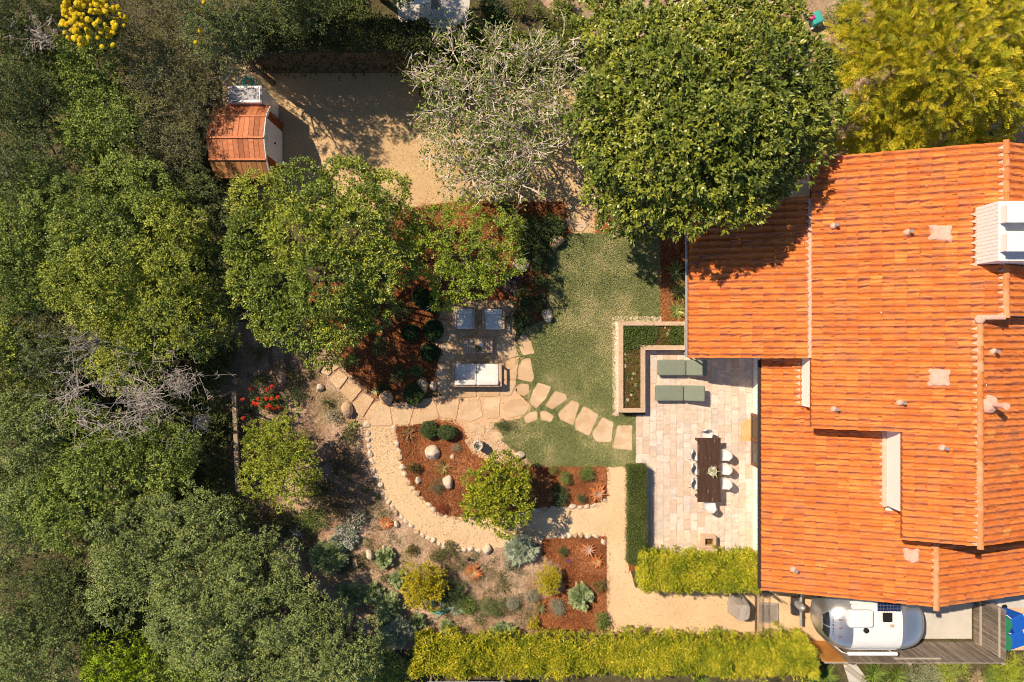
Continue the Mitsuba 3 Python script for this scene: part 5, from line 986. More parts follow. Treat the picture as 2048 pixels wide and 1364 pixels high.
def fern_tree(name, label, cl, zt, seed, cols, root):
    rng = np.random.default_rng(seed); k = thing(name, label, 'tree'); pos = np.array([P(x, y, zt*h) for x, y, _, h in cl]); r = np.array([S(q, zt*.6) for _, _, q, _ in cl]); c = pos.mean(0)
    pt, n, tn = tips_of(pos, r, 9.5, rng, c, np.array([5, 5, 2.])); fo = Fol(); fronds(fo, pt, n, 5, .42, 7, .036, .13, cols, rng, spread=.6, up=.25, droop=.2)
    scene[k+'__crown'] = fo.shape(); rt = P(*root); ms = [tube([rt-[0, 0, .1], rt*[1, 1, 0]+[0, 0, zt*.3]], [.25, .2], 8)]
    for q in pos: m1 = (rt+q)/2; m1[2] = zt*.45; ms.append(tube([rt+[0, 0, zt*.25], m1, q], [.12, .07, .03], 5))
    scene[k+'__trunk'] = shape(cat(ms), 'grey_bark', 40)
    i = rng.integers(0, len(pt), 260); v, f, _ = twigs(pt[i]-n[i]*.2, n[i], .5, .014, rng); scene[k+'__twigs'] = shape((v, f), 'grey_bark'); labels[k+'__twigs'] = {'kind': 'stuff'}
tree('neighbour_tree', 'dark tree overhanging the shaded boundary hedge at the top edge', 600, 2, 96, 6.6, 'oak_dark', 512, dens=.9)
tree('shade_tree', 'thin tree crown reaching in over the neighbour patio at the top edge', 722, -118, 140, 6.6, 'oak_mid', 511, dens=1.5)
fern_tree('feathery_tree', 'golden yellow feathery leaved tree behind the highest tiled roof', [(1740, 60, 70, .75), (1800, 110, 80, .85), (1880, 60, 85, .9), (1960, 60, 85, .9), (2030, 110, 80, .85), (1900, 150, 90, 1), (1990, 170, 70, .85), (1760, 170, 70, .7), (1810, 220, 70, .65), (1730, 250, 55, .45), (1890, 240, 70, .5), (1960, 240, 60, .45), (2040, 30, 70, .8), (1700, 110, 40, .6), (1840, 10, 70, .8), (1770, 280, 45, .35), (2040, 190, 55, .5)], 5.2, 507,
          [(.14, .18, .012), (.32, .335, .018), (.55, .48, .025), (.7, .57, .035)], (1880, 160, 0))
# hedges
def hedge(name, label, x0, x1, y0, y1, h, cols, seed, n, L, Wd, k_, amp=.25, rnd=.3, rec=.3, **kw):
    """px rectangle of the hedge's top; a body of leaves over a box with rounded, uneven faces"""
    rng = np.random.default_rng(seed); a, b = P(x0, y1, h*.8), P(x1, y0, h*.8); hx, hy = (b[0]-a[0])/2, (b[1]-a[1])/2; c = (a+b)/2; c[2] = 0
    s = rng.uniform(0, 1, n); top = s < .62; u = rng.uniform(-1, 1, (n, 2)); z = rng.uniform(.15, 1, n); side = rng.integers(0, 4, n)
    X = np.where(top, u[:, 0], np.select([side == 0, side == 1], [1.0, -1.0], u[:, 0])); Y = np.where(top, u[:, 1], np.select([side == 2, side == 3], [1.0, -1.0], u[:, 1])); Z = np.where(top, 1.0, z)
    nx = np.where(top, 0, np.where(side < 2, X, 0)); ny = np.where(top, 0, np.where(side >= 2, Y, 0)); N = np.c_[nx, ny, np.where(top, 1.0, .25)]
    e = np.maximum(np.abs(X)-(1-rnd/max(hx, .01)), 0)*hx+np.maximum(np.abs(Y)-(1-rnd/max(hy, .01)), 0)*hy
    p = np.c_[c[0]+X*hx, c[1]+Y*hy, Z*h-np.where(top, e*.5, 0)]; nz = meshkit.fbm(p*[1.6, 1.6, 1.6]+seed, 3, seed)-.5; p = p+nrm(N)*(nz*amp*2)[:, None]-nrm(N)*rng.uniform(0, rec, n)[:, None]
    ok = p[:, 2] > .05; p, N = p[ok], N[ok]; tn = np.clip(.5+2.2*(meshkit.fbm(p*[2.2, 2.2, 2.2]+9, 3, seed)-.5)+rng.normal(size=len(p))*.15, 0, 1)
    fo = Fol(); leaves(fo, p, nrm(N), k_, L, Wd, cols, rng, tone=tn, **kw)
    key = thing(name, label, 'hedge'); scene[key+'__leaves'] = fo.shape(); labels[key+'__leaves'] = {'kind': 'stuff'}
    part(key, 'stem', bx(c[0]-hx+.25, c[0]+hx-.25, c[1]-hy*.4, c[1]+hy*.4, 0, h*.6), 'bark'); return key
BOX = [(.05, .075, .02), (.1, .135, .035), (.17, .2, .065)]
GOLD = [(.075, .125, .012), (.26, .31, .02), (.5, .48, .03), (.7, .6, .09)]
hedge('clipped_hedge', 'long narrow clipped green hedge beside the terrace', 1257, 1290.5, 933, 1124, .75, BOX, 520, 7500, .055, .03, 5, .04, .06, .08, spread=.9)
hedge('bamboo_hedge', 'short yellow green leafy hedge below the stone terrace', 1287, 1515, 1112, 1178, 1.7, GOLD, 521, 4600, .15, .038, 7, .45, .4, spread=1.1, up=.3)
hedge('bamboo_hedge', 'long yellow green leafy hedge along the bottom of the garden', 836, 1622, 1286, 1345, 1.9, GOLD, 522, 15500, .15, .038, 7, .6, .5, spread=1.1, up=.3)
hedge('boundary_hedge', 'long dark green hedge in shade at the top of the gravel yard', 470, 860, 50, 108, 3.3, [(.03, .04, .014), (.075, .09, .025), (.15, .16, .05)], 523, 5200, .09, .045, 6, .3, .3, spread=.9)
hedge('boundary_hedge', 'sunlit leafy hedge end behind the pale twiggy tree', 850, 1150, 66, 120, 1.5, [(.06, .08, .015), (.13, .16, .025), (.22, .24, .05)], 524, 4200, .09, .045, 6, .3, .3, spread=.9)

# ------------------------------------------------------------------ woodland on the left: single trees and shrubs
rng = np.random.default_rng(66); p = scatter(Polygon(PX([(640, 860), (730, 960), (820, 1070), (980, 1110), (1075, 1100), (1075, 1255), (800, 1255), (640, 1130), (560, 1040), (480, 960), (430, 700), (600, 690), (680, 800)])), 800, rng); p = p[meshkit.fbm(np.c_[p*.9, np.full(len(p), 2.)], 3, 4) > .47]
q = np.repeat(p, 14, 0)+rng.normal(size=(len(p)*14, 2))*.1; fo = Fol(); leaves(fo, np.c_[q, rng.uniform(.02, .12, len(q))], np.tile([0, 0, .7], (len(q), 1)), 5, .06, .022, [(.07, .07, .03), (.17, .18, .08), (.32, .32, .18)], rng, tone=np.repeat(rng.uniform(0, 1, len(p)), 14))
scene['garden_soil__ground_cover'] = fo.shape(); labels['garden_soil__ground_cover'] = {'kind': 'stuff'}
WL = [  # label, px, py, r, height, style, twigs
 ('dull olive tree filling the upper left corner', 35, 55, 95, 5.0, 'oak_dark', 30), ('pale brownish twiggy tree right of the yellow flower heads', 340, 60, 100, 3.6, 'olive_brown', 260),
 ('dark shrubby tree above the storage cabinet', 462, 75, 84, 6.8, 'oak_dark', 60), ('greenish tree just below the yellow flower heads', 165, 150, 84, 4.0, 'oak_mid', 20),
 ('brown olive tree between cabinet and yellow flowering shrub', 350, 165, 92, 4.2, 'olive_brown', 160), ('dark green tree second from the top along the left edge', 45, 205, 95, 5.2, 'oak_dark', 20),
 ('mid green tree right of the dark upper left tree', 215, 250, 86, 4.4, 'oak_mid', 30), ('greyish twiggy tree left of the red shed', 330, 285, 84, 3.8, 'olive_brown', 220),
 ('dark olive tree third from the top along the left edge', 70, 335, 98, 5.4, 'oak_dark', 30), ('fresh green tree lower left of the red shed', 250, 375, 90, 4.6, 'oak_mid', 20),
 ('dark green tree below the left end of the shed', 405, 400, 64, 3.4, 'oak_dark', 10), ('light green tree at the left with small gaps', 85, 440, 92, 5.2, 'oak_mid', 30),
 ('green tree left of centre in the woodland above the brightest crown', 190, 460, 92, 5.4, 'oak_mid', 30), ('green tree right of centre in the woodland below the shed', 345, 475, 88, 4.6, 'oak_bright', 30),
 ('dark tree in the shade left of the big rounded tree', 440, 520, 66, 3.2, 'oak_dark', 40), ('mid green tree at the left edge halfway down', 45, 565, 88, 5.4, 'oak_mid', 40),
 ('brightest yellow green crown of the woodland', 215, 565, 104, 5.8, 'oak_bright', 20), ('bright speckled tree right of the brightest crown', 335, 600, 96, 5.2, 'oak_bright', 60),
 ('dark green tree beside the shaded stairway', 415, 640, 70, 3.6, 'oak_mid', 60), ('twiggy green tree left of the bleached dead branches', 120, 690, 88, 4.8, 'oak_dark', 160),
 ('green tree just above the bleached dead branches', 265, 690, 86, 4.8, 'oak_bright', 80), ('yellowish green tree on the left edge above the dead branches', 15, 690, 72, 4.8, 'oak_bright', 30),
 ('dark grey green tree on the left edge below the dead branches', 45, 870, 96, 4.6, 'oak_grey', 40), ('mid green tree directly below the dead branches', 215, 910, 92, 4.4, 'oak_mid', 20),
 ('green tree below right of the dead branches', 330, 905, 76, 3.8, 'oak_mid', 10), ('olive tree at the left with pale highlights in the lower half', 150, 1010, 96, 5.0, 'oak_mid', 10),
 ('dark tree at the left edge in the lower half', 35, 1040, 92, 4.8, 'oak_grey', 20), ('grey green lit tree left of the pepper tree foot', 395, 1050, 92, 4.6, 'oak_grey', 10),
 ('grey green tree in the middle of the lower woodland', 285, 1120, 96, 5.2, 'oak_grey', 20), ('grey green tree nearest the lower left silver bush', 500, 1120, 84, 4.4, 'oak_grey', 10),
 ('dark tree in the lower left with reddish gaps', 120, 1170, 94, 4.6, 'oak_dark', 40), ('large grey green tree of the lower woodland', 410, 1210, 112, 5.4, 'oak_grey', 40),
 ('grey green tree at the right border of the lower woodland', 570, 1220, 98, 5.0, 'oak_grey', 30), ('dark blurred tree in the lower left corner', 55, 1300, 104, 5.4, 'oak_grey', 20),
 ('lime green tree at the bottom edge', 262, 1330, 76, 4.2, 'lime', 0), ('olive green tree at the bottom edge right of the lime one', 400, 1345, 86, 4.6, 'oak_mid', 20),
 ('grey twiggy tree at the bottom edge of the woodland', 540, 1330, 92, 4.8, 'oak_grey', 60), ('grey green tree at the bottom edge nearest the long hedge', 668, 1300, 92, 4.6, 'oak_grey', 70),
 ('olive shrubby tree at the bottom edge beside the corrugated roof', 765, 1350, 56, 2.4, 'oak_mid', 20)]
for i, (lab, px, py, r, h, st, tw) in enumerate(WL):
    tree({'lime': 'lime_tree', 'olive_brown': 'twiggy_tree'}.get(st, 'oak_tree'), lab, px, py, r*1.2, h, st, 600+i, ry=r*(1.14+.12*math.sin(i*2.3)), extra_twigs=int(tw*1.5), dens=.9, rag=.26, group='woodland trees on the left')
# understorey between the crowns
under = [('undergrowth shrub close to the left side of the old rail fence', 436, 955, 40), ('undergrowth shrub by the upper end of the old rail fence', 440, 850, 30), ('undergrowth shrub cut by the left edge beside the dead branches', 10, 800, 70), ('undergrowth shrub cut by the left edge in the lower half', 12, 960, 70), ('undergrowth shrub cut by the left edge in the upper half', 10, 460, 60), ('undergrowth shrub at the woodland end of the stairway', 432, 712, 34), ('dark undergrowth shrub in the upper woodland gap', 250, 320, 60), ('dark undergrowth shrub in the middle woodland gap', 120, 570, 60), ('dark undergrowth shrub among the bleached branches', 190, 800, 110), ('dark undergrowth shrub beside the old rail fence', 410, 850, 75), ('dark undergrowth shrub right of the bleached branches', 330, 800, 80), ('dark undergrowth shrub in the lower woodland gap', 330, 990, 70), ('dark undergrowth shrub low in the lower left woodland', 200, 1220, 90), ('dark undergrowth shrub on the left below the dead branches', 110, 830, 90), ('dark undergrowth shrub below the pepper tree', 470, 1030, 55), ('dark undergrowth shrub left of the stairway', 420, 740, 45), ('dark undergrowth shrub in the neighbour corner shade', 660, 25, 70), ('dark undergrowth shrub under the top edge left of the patio', 740, 60, 50), ('dark undergrowth shrub above the boundary hedge', 560, 55, 75)]
for i, (lab, px, py, r) in enumerate(under):
    bush('undergrowth', lab, px, py, r, 1.5, [(.05, .07, .022), (.12, .15, .045), (.22, .25, .08)], 700+i, L=.09, W=.05, k=7, dens=22, nl=16, lr=.36)
def dead(label, px, py, r, h, seed, n=46, m='dead_bark'):
    rng = np.random.default_rng(seed); k = thing('dead_shrub', label, 'shrub'); c = P(px, py, h-.5); root = P(px+4, py+10, 0); R = S(r, h)
    st = c+rng.normal(size=(n, 3))*[R*.42, R*.42, .12]; d = nrm(np.c_[rng.normal(size=(n, 2)), rng.uniform(-.1, .5, n)]); fk = c+[rng.normal()*.2, rng.normal()*.2, -.6]
    scene[k+'__trunk'] = shape(cat([tube([root, root*.4+fk*.6+rng.normal(size=3)*.1, fk], [.07, .055, .045], 6)]+[tube([fk, (fk+q)/2+rng.normal(size=3)*.12, q], [.03, .022, .014], 5) for q in st[:12]]), m, 40)
    V, Fc, n0 = [], [], 0
    P0, D0, L, rr = st, d, R*.62, .014
    for lv in range(3):
        v, f, tp = twigs(P0, D0, L, rr, rng, 1.0, 5, .05); V.append(v); Fc.append(f+n0); n0 += len(v)
        kk = 3; P0 = np.repeat(tp, kk, 0)-np.repeat(D0, kk, 0)*rng.uniform(0, L*.55, (len(tp)*kk, 1)); D0 = nrm(np.repeat(D0, kk, 0)+rng.normal(size=(len(P0), 3))*[.9, .9, .35]); L *= .55; rr *= .78
    scene[k+'__twigs'] = shape((np.vstack(V), np.vstack(Fc)), m); labels[k+'__twigs'] = {'kind': 'stuff'}
dead('bleached dead shrub with spread bare branches at the left', 135, 785, 52, 5.6, 801, 16); dead('densest bleached dead shrub with tangled grey branches', 272, 800, 64, 5.6, 802, 60); dead('bleached dead shrub nearest the shaded stairway', 370, 762, 42, 4.6, 803, 34)
dead('small bleached dead shrub below the other dead ones', 150, 840, 40, 5.2, 804, 12); dead('grey dead twigs beside the old rail fence', 398, 845, 26, 3.6, 805, 16); dead('white dead brush in the upper left woodland gap', 80, 68, 30, 5.0, 806, 26); dead('grey bare branches over the trees above the dead shrubs', 165, 690, 46, 6.0, 807, 16, 'grey_bark')
# yellow flowering shrub
def flowering():
    rng = np.random.default_rng(820); k = bush('flowering_shrub', 'shrub covered in puffy bright yellow flower heads at the upper left', 195, 48, 70, 5.2, [(.05, .07, .02), (.12, .14, .04)], 820, L=.1, W=.04, dens=20, nl=9)
    s = trimesh.creation.icosphere(subdivisions=2); d = updirs(230, rng, .0); c = P(195, 48, 4.6); n = 0
    for i in range(170):
        q = c+d[i]*[S(66, 4.6), S(56, 4.6), .9]*rng.uniform(.55, 1.05)
        if n >= 170: continue
        r = rng.uniform(.055, .1); v = s.vertices*(1+.35*(meshkit.noise(s.vertices*6+i)-.5))[:, None]*r*[1, 1, .8]+q+[0, 0, .12]; n += 1
        part(k, 'flower_head', (v, s.faces), 'matte_vc', color=np.tile(ramp([(.5, .36, .015), (.68, .52, .03)], rng.uniform(0, 1, 1))[0], (len(v), 1)))
    for px, py in ((395, 20), (400, 62), (408, 5), (392, 85)):
        q = P(px, py, 6.0); v = s.vertices*.07+q; part(k, 'flower_head', (v, s.faces), 'matte_vc', color=np.tile([.6, .42, .02], (len(v), 1)))
flowering()
# ------------------------------------------------------------------ shrubs and plants in the beds
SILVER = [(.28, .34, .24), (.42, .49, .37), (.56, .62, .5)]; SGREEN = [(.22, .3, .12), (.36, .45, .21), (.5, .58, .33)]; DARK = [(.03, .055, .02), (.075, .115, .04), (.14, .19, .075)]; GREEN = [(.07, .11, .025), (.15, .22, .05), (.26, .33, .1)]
YEL = [(.2, .2, .012), (.42, .37, .015), (.62, .5, .03)]; GREY = [(.18, .19, .13), (.3, .31, .22), (.42, .42, .33)]
feathery('silver_shrub', 'largest silvery feathery shrub below the small round tree', *z7(1020, 240), 35, .75, SILVER, 830, n=64, k=6); feathery('silver_shrub', 'silvery green shrub on the lower bark bed beside the gravel', *z7(1515, 640), 27, .6, SGREEN, 831)
feathery('silver_shrub', 'flat silvery shrub touching the long yellow hedge', *z7(860, 925), 32, .5, SGREEN, 832, ry=18); feathery('silver_shrub', 'big pale green feathery bush at the woodland border', *z6(660, 420), 42, 1.0, SGREEN, 833, ry=34, n=80, k=6)
feathery('silver_shrub', 'narrow pale feathery shrub beside the pale boulder', *z6(1085, 425), 20, .6, SGREEN, 834, ry=24); feathery('silver_shrub', 'grey blue feathery bush at the foot of the lower woodland', *z6(1190, 985), 34, .9, SILVER, 835, ry=34, n=70); feathery('silver_shrub', 'pale green feathery bush left of the yellow shrub', *z6(1110, 790), 30, .8, SGREEN, 836, ry=32, n=60)
feathery('silver_shrub', 'small feathery plant near the turquoise hose', *z7(395, 890), 13, .35, SGREEN, 837, n=22); feathery('silver_shrub', 'pale feathery sprigs between yellow shrub and outer path', *z6(1190, 590), 20, .5, SGREEN, 838, n=30); feathery('silver_shrub', 'pale green sprigs right above the hose', *z6(1330, 900), 16, .4, SGREEN, 839, n=26)
bush('yellow_shrub', 'tall bright yellow leaved shrub in the lower garden', *z7(190, 550), 48, 1.7, YEL, 840, ry=50, L=.085, W=.045, k=7, dens=34, nl=14, lr=.36); bush('yellow_shrub', 'round yellow green shrub at the edge of the lower bark bed', *z7(1250, 490), 28, 1.1, YEL, 841, ry=32, L=.075, W=.035, dens=44, nl=10, lr=.4)
bush('yellow_shrub', 'small yellow green shrub close to the long hedge', *z7(1130, 860), 12, .45, YEL, 842, ry=15, L=.05); bush('bronze_shrub', 'bronze reddish small shrub at the gravel edge', *z7(1680, 552), 13, .45, [(.1, .06, .02), (.22, .16, .05), (.25, .22, .08)], 843, L=.05)
bush('green_shrub', 'bright green drooping plant at the lower gravel corner', *z7(1695, 850), 15, .6, GREEN, 844, ry=17); bush('green_shrub', 'broad low green mat shrub in the lower garden', *z7(750, 730), 32, .45, [(.09, .12, .04), (.17, .22, .08), (.27, .31, .14)], 845, ry=23, L=.045, W=.02, dens=90); bush('green_shrub', 'small round grey green shrub right of the low mat', *z7(950, 690), 14, .4, GREY, 846, L=.04, W=.018, dens=110)
bush('grey_shrub', 'greyish twiggy shrub left of the yellow green shrub', *z7(1110, 640), 16, .4, GREY, 847, L=.04, W=.015, dens=90); bush('grey_shrub', 'round grey green shrub beside the dark aloe', *z7(1328, 730), 16, .45, GREY, 848, L=.045, W=.018, dens=110)
bush('dark_shrub', 'small dark round shrub alone on the lower bark bed', *z7(1372, 265), 9, .35, DARK, 849, L=.045); bush('dark_shrub', 'small bronze dark shrub on the dirt below the outer path', *z7(100, 250), 13, .35, [(.06, .06, .015), (.14, .12, .03), (.2, .18, .06)], 850, L=.05)
bush('green_shrub', 'olive green clump under the outer path edge', *z7(350, 300), 30, .4, [(.07, .09, .025), (.15, .17, .05)], 851, ry=16, L=.05, W=.02, dens=70); bush('dark_shrub', 'dark shaded shrub behind the tall yellow shrub', *z7(440, 610), 26, .7, DARK, 852, ry=34); bush('silver_mound', 'grey purple mound by the shadow of the tall yellow shrub', *z7(480, 740), 14, .35, SILVER, 853)
tuft('flower_tuft', 'tiny purple flower tuft on the lower bark bed', *z7(1420, 340), 5, [(.15, .06, .25), (.25, .12, .36)], 854, n=26, w=.02)
AL = [(.5, .13, .03), (.6, .2, .06), (.42, .3, .15)]; PK = [(.58, .2, .1), (.62, .3, .2), (.4, .36, .28)]; DG = [(.3, .16, .05), (.16, .14, .05), (.12, .17, .08)]
aloe('aloe', 'large salmon orange aloe at the right end of the stone row below the tree', *z8(1825, 700), 22, [(.6, .2, .03), (.58, .22, .1), (.38, .33, .22)], 860, 20, .11); aloe('aloe', 'pinkish aloe, upper of the pair at the top of the lower bark bed', *z8(1762, 1085), 17, PK, 861, 16, .085); aloe('aloe', 'orange aloe, lower of the pair at the top of the lower bark bed', *z8(1820, 1163), 18, AL, 862, 17, .085)
aloe('aloe', 'bushy orange aloe on the dirt beside the outer path edge', *z8(385, 905), 18, AL, 863, 30, .05); aloe('aloe', 'wide orange aloe on the dirt above the thin spiky plant', *z8(980, 1235), 24, AL, 864, 40, .05); aloe('aloe', 'dark green reddish aloe in the lower garden', *z7(1180, 730), 18, DG, 865, 18, .07); aloe('aloe', 'bronze green aloe by the oval boulder at the steps', *z8(160, 235), 18, [(.42, .24, .07), (.3, .3, .08), (.2, .24, .1)], 866, 24, .06)
aloe('aloe', 'yellow green aloe above the flagstone path', *zs(760, 700), 11, [(.34, .36, .12), (.42, .46, .2)], 867, 16, .055)
BR = [(.16, .08, .035), (.34, .2, .1), (.5, .36, .18)]
tuft('spiky_plant', 'brown spiky plant at the upper corner of the inner bark bed', *z8(540, 292), 19, BR, 870, 46, .035, (.15, 1.0), .2); tuft('spiky_plant', 'golden brown spiky plant just above the white boulder by the tree', *z8(772, 525), 19, [(.2, .14, .04), (.45, .34, .13)], 871, 46, .035, (.15, 1.0), .2); tuft('spiky_plant', 'thin bronze spiky plant on the dirt of the lower garden', *z7(880, 555), 14, [(.15, .12, .05), (.34, .27, .13)], 872, 44, .026, (.15, 1.0), .2)
tuft('spiky_plant', 'reddish spiky plant in shade on the slope by the woodland', *z6(815, 700), 14, BR, 873, 40, .03, (.2, 1.0), .2); tuft('spiky_plant', 'grey spiky plant at the top end of the lawn', *zl(632, 305), 16, [(.1, .09, .07), (.3, .26, .2)], 874, 44, .026, (.2, 1.0), .2); tuft('spiky_plant', 'brown red spiky plant among shrubs left of the lawn', *zl(245, 810), 15, [(.12, .05, .02), (.3, .15, .07)], 875, 44, .028, (.2, 1.0), .2)
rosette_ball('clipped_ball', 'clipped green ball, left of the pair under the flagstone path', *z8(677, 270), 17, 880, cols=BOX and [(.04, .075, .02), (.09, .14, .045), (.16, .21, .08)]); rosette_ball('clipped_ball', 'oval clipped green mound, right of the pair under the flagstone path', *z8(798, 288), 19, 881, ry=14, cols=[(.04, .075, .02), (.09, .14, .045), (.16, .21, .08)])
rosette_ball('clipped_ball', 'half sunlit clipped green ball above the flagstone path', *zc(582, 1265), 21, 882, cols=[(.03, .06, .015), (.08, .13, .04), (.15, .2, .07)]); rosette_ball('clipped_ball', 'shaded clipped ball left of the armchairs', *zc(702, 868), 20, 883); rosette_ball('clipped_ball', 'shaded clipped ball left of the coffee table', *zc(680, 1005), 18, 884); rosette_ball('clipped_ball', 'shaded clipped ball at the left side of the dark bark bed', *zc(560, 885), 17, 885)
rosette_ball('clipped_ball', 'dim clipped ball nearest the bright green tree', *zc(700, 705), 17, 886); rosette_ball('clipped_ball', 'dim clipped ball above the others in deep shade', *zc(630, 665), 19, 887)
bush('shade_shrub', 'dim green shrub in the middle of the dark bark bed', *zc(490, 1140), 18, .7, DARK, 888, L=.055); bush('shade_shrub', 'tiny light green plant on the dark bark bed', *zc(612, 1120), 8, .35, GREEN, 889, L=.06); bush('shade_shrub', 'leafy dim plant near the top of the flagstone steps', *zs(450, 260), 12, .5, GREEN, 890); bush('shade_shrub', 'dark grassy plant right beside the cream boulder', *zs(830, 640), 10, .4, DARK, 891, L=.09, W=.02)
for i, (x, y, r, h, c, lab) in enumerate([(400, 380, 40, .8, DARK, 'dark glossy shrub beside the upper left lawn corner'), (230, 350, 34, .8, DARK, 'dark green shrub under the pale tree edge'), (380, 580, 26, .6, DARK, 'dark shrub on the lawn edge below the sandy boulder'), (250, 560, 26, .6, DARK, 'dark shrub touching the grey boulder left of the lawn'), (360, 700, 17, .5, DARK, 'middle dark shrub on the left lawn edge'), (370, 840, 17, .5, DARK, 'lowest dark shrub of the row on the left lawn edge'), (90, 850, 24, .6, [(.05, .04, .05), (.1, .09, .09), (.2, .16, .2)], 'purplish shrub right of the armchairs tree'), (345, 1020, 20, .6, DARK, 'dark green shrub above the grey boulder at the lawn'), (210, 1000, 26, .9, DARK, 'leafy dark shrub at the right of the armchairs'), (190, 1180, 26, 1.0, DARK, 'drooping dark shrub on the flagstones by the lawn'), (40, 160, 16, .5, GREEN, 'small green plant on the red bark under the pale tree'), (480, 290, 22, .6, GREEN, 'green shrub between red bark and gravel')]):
    q = zl(x, y); bush('border_shrub', lab, *q, r*.95, h, c, 900+i, L=.065, W=.035, dens=42)
for i, (x, y, r, c, lab) in enumerate([(1080, 260, 16, GREEN, 'round green shrub in the bark bed right of the small tree'), (690, 330, 14, GREEN, 'thin green shrub left of the round one right of the small tree'), (450, 190, 8, GREEN, 'little green plant on bark at the tree edge'), (990, 740, 9, DARK, 'small dark green shrub beside the salmon aloe'), (570, 700, 22, DARK, 'dark shaded shrub at the right foot of the small tree'), (220, 190, 8, [(.1, .02, .03), (.2, .05, .05)], 'dark red small plant at the upper right of the small tree')]):
    bush('bed_shrub', lab, 1060+x/9.745, 920+y/9.745, r, .5, c, 930+i, L=.05, W=.024, dens=70)
bush('bed_shrub', 'grey green wispy shrub left of the white boulder by the tree', *z8(740, 660), 17, .4, [(.1, .12, .06), (.22, .25, .14)], 940, L=.06, W=.012, dens=60); bush('bed_shrub', 'small dark olive shrub on bark below the large white boulder', *z8(578, 528), 12, .4, [(.06, .05, .015), (.15, .13, .04)], 941, L=.05); bush('bed_shrub', 'tiny grey green plant right of the large white boulder', *z8(865, 388), 10, .3, GREY, 942, L=.04, W=.015); bush('bed_shrub', 'red brown low plant at the inner path edge', *z8(765, 808), 12, .3, [(.2, .05, .03), (.35, .12, .06)], 943, L=.045)
bush('lawn_shrub', 'dark green spreading plant at the lawn edge near the pot', *z8(1195, 240), 26, .35, [(.06, .08, .03), (.12, .15, .06), (.2, .23, .1)], 944, ry=15, L=.05, W=.02)
for i, (x, y, r, lab) in enumerate([(860, 170, 20, 'white flowering low shrub nearest the outer path on the left slope'), (420, 250, 15, 'white flowering low shrub at the woodland side of the left slope'), (760, 250, 16, 'white flowering shrub above the big pale green bush'), (810, 315, 12, 'white flowering shrub at the right of the big pale green bush')]):
    k = bush('white_flower_shrub', lab, *z6(x, y), r, .5, [(.05, .08, .03), (.12, .16, .07)], 950+i, L=.05, W=.02, dens=50); rng = np.random.default_rng(i); c = P(*z6(x, y), .45); fo = Fol(); leaves(fo, c+rng.normal(size=(90, 3))*[S(r)*.45, S(r)*.45, .06], np.tile([0, 0, 1.], (90, 1)), 3, .04, .04, [(.5, .46, .44), (.72, .68, .68)], rng, spread=.6); scene[k+'__blossom'] = fo.shape('matte_vc'); labels[k+'__blossom'] = {'kind': 'stuff', 'label': 'whitish small blossoms'}
k = bush('red_flower_bush', 'green bush with bright red flowers beside the old rail fence', 400+390/3.1, 640+500/3.1, 40, .8, GREEN, 960, ry=24, L=.07, W=.035, dens=30)
rng = np.random.default_rng(960); s = trimesh.creation.icosphere(subdivisions=1)
for x, y in [(315, 428), (448, 410), (415, 433), (265, 493), (360, 488), (412, 490), (443, 487), (482, 478), (350, 522), (415, 540), (455, 548), (487, 543), (268, 608), (330, 515), (430, 530)]:
    q = P(400+x/3.1, 640+y/3.1, .85); v = s.vertices*(1+.5*rng.uniform(-1, 1, (len(s.vertices), 1)))*[.075, .075, .05]+q; part(k, 'flower', (v, s.faces), 'matte_vc', color=np.tile([.5, .045, .02], (len(v), 1)))
for i, (px, py, rx, ry, lab) in enumerate([(690, 930, 40, 60, 'brownish low ground shrub in the shade right of the pepper tree'), (680, 1010, 44, 34, 'brown green low shrub below the pepper tree shadow'), (560, 1075, 50, 30, 'green low shrub at the foot of the pepper tree'), (595, 790, 26, 24, 'dark low shrub above the white stone on the slope'), (668, 832, 16, 14, 'grey green shrub left of the oval boulder'), (650, 803, 9, 9, 'tiny tufted green plant on the slope'), (520, 762, 18, 14, 'grey green plant beside the dirt stairway'), (500, 400, 34, 24, 'lavender shrub with grey green leaves below the shed'), (425, 905, 26, 40, 'purple flowered shrub left of the old rail fence'), (735, 980, 18, 12, 'thin green plant beside the outer path on the left')]):
    bush('slope_shrub', lab, px, py, rx, .5 if rx < 30 else .35, [(.06, .05, .03), (.14, .12, .06), (.22, .2, .11)] if i in (0, 1) else GREY if i in (4, 7) else DARK if i in (3, 8) else [(.07, .09, .03), (.14, .17, .06)], 970+i, ry=ry, L=.055, W=.022, dens=26 if rx > 30 else 45)
STR = [(.1, .14, .03), (.26, .3, .08), (.45, .46, .2)]
for i, (px, py, r, lab) in enumerate([(1352, 545, 26, 'dark strap leaved plant highest of three beside the low roof'), (1357, 583, 27, 'pale striped strap plant in the middle beside the low roof'), (1352, 622, 22, 'striped strap plant nearest the pond beside the low roof')]): tuft('strap_plant', lab, px, py, r, STR, 990+i, 60, .032, (.3, 1.2), .35)
SG = [(.05, .09, .015), (.13, .2, .03), (.25, .33, .06)]
for i, (px, py, r, c, lab) in enumerate([(1650, 1350, 26, SG, 'strap leaved green clump left of the concrete kerb'), (1620, 1358, 22, SG, 'strap leaved green clump under the end of the long hedge'), (1745, 1345, 34, SG, 'arching green strap clump right of the concrete kerb'), (1790, 1352, 30, SG, 'arching green strap clump second right of the concrete kerb'), (1955, 1358, 22, [(.3, .22, .12), (.5, .4, .26)], 'dry straw coloured clump at the bottom edge'), (1400, 1362, 30, SG, 'dark green strap clump at the bottom edge below the long hedge')]): tuft('strap_plant', lab, px, py, r, c, 1000+i, 90, .035, (.4, 1.3), .4)
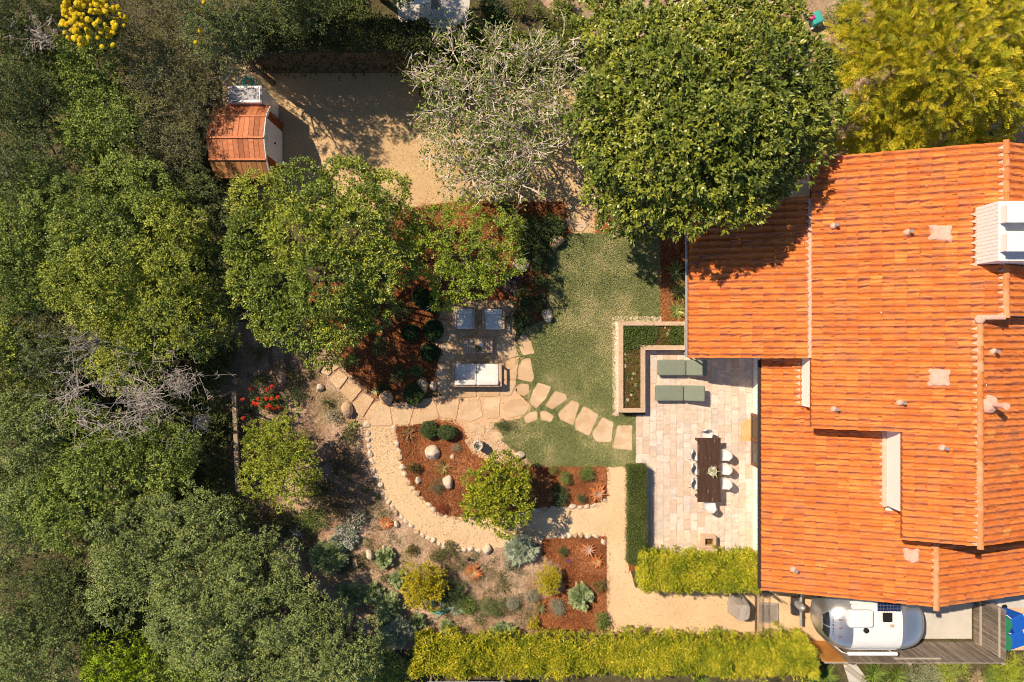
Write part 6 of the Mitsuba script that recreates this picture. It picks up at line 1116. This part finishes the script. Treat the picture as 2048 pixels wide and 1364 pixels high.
for i, (px, py, r, ry, h, c, lab) in enumerate([(1845, 1352, 40, 30, .6, [(.12, .14, .07), (.22, .25, .14), (.34, .36, .22)], 'grey green soft shrub below the grey fence'), (1905, 1345, 36, 28, .5, [(.12, .18, .03), (.25, .32, .06), (.5, .48, .06)], 'yellow dotted green shrub below the fence corner'), (2025, 1340, 34, 34, .9, [(.16, .22, .015), (.3, .36, .03), (.42, .45, .06)], 'bright lime shrub in the lower right corner'), (1985, 1350, 26, 24, .6, SG, 'green shrub between straw clump and lime shrub')]): bush('verge_shrub', lab, px, py, r, h, c, 1010+i, ry=ry, L=.06, W=.03, dens=50)
for i, (px, py, r, lab) in enumerate([(1040, 16, 16, 'bright green plant on the neighbour soil at the top left'), (1075, 24, 11, 'small bright green plant on the neighbour soil'), (1118, 20, 32, 'large bright leaved plant at the top edge left of the glossy tree'), (985, 20, 34, 'dark shrub at the top edge right of the neighbour patio'), (1150, 60, 30, 'light green shrub at the upper left of the glossy tree'), (1690, 30, 34, 'dull green shrub right of the plastic toy'), (1680, 130, 34, 'brownish green shrub between the glossy and the golden tree'), (1690, 215, 26, 'yellow green shrub beside the gap above the roof'), (1720, 285, 30, 'leafy green shrub just above the highest roof'), (1820, 285, 40, 'green shrub at the roof edge under the golden tree'), (1950, 285, 40, 'dark green shrub at the roof edge right under the golden tree')]):
    bush('neighbour_shrub', lab, px, py, r, .9, [(.08, .11, .02), (.18, .23, .04), (.3, .34, .08)] if i not in (3, 10) else DARK, 1030+i, L=.09, W=.045, dens=26)

# more planting on the slope and in the bark beds
more = [(690, 1075, 26, 'SILVER', 'grey feathery plant low on the dirt left of the pale boulder'), (745, 1185, 22, 'SGREEN', 'pale sprawling plant on the dirt left of the yellow shrub'), (930, 1205, 24, 'GREEN', 'green spreading plant under the wide orange aloe'), (640, 985, 30, 'MIX', 'olive ground shrub at the edge of the pepper tree shade'), (700, 870, 20, 'MIX', 'olive low shrub left of the first path edging stones'), (620, 1040, 34, 'GREEN', 'green ground shrub below the pepper tree'), (560, 1040, 30, 'MIX', 'olive shrub under the foot of the pepper tree'), (720, 1030, 15, 'GREY', 'small grey plant between white flowers and outer path'), (1020, 1130, 12, 'GREY', 'small grey plant left of the largest silvery shrub'), (900, 1090, 12, 'MIX', 'little olive plant beside the outer path stones'),
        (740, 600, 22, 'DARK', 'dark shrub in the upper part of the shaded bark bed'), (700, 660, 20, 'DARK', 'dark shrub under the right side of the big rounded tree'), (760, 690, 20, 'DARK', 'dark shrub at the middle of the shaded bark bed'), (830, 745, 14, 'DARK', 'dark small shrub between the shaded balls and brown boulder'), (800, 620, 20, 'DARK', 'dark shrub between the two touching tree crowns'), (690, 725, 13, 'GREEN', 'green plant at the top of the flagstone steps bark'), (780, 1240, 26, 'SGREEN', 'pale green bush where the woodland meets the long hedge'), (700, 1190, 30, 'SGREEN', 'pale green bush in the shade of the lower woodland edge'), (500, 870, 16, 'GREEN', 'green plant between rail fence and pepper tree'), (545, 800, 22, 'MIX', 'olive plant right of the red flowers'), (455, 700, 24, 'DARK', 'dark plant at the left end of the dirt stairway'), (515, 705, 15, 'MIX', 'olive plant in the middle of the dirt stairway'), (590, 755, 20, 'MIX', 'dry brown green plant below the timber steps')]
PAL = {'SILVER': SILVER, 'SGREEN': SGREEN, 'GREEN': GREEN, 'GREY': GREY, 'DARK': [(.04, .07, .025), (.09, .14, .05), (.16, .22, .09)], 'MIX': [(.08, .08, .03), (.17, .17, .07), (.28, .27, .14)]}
for i, (px, py, r, c, lab) in enumerate(more):
    if c in ('SILVER', 'SGREEN'): feathery('silver_shrub', lab, px, py, r, .5, PAL[c], 1100+i)
    else: bush('low_shrub', lab, px, py, r, .45 if c != 'DARK' else .7, PAL[c], 1100+i, L=.06, W=.03, dens=34)
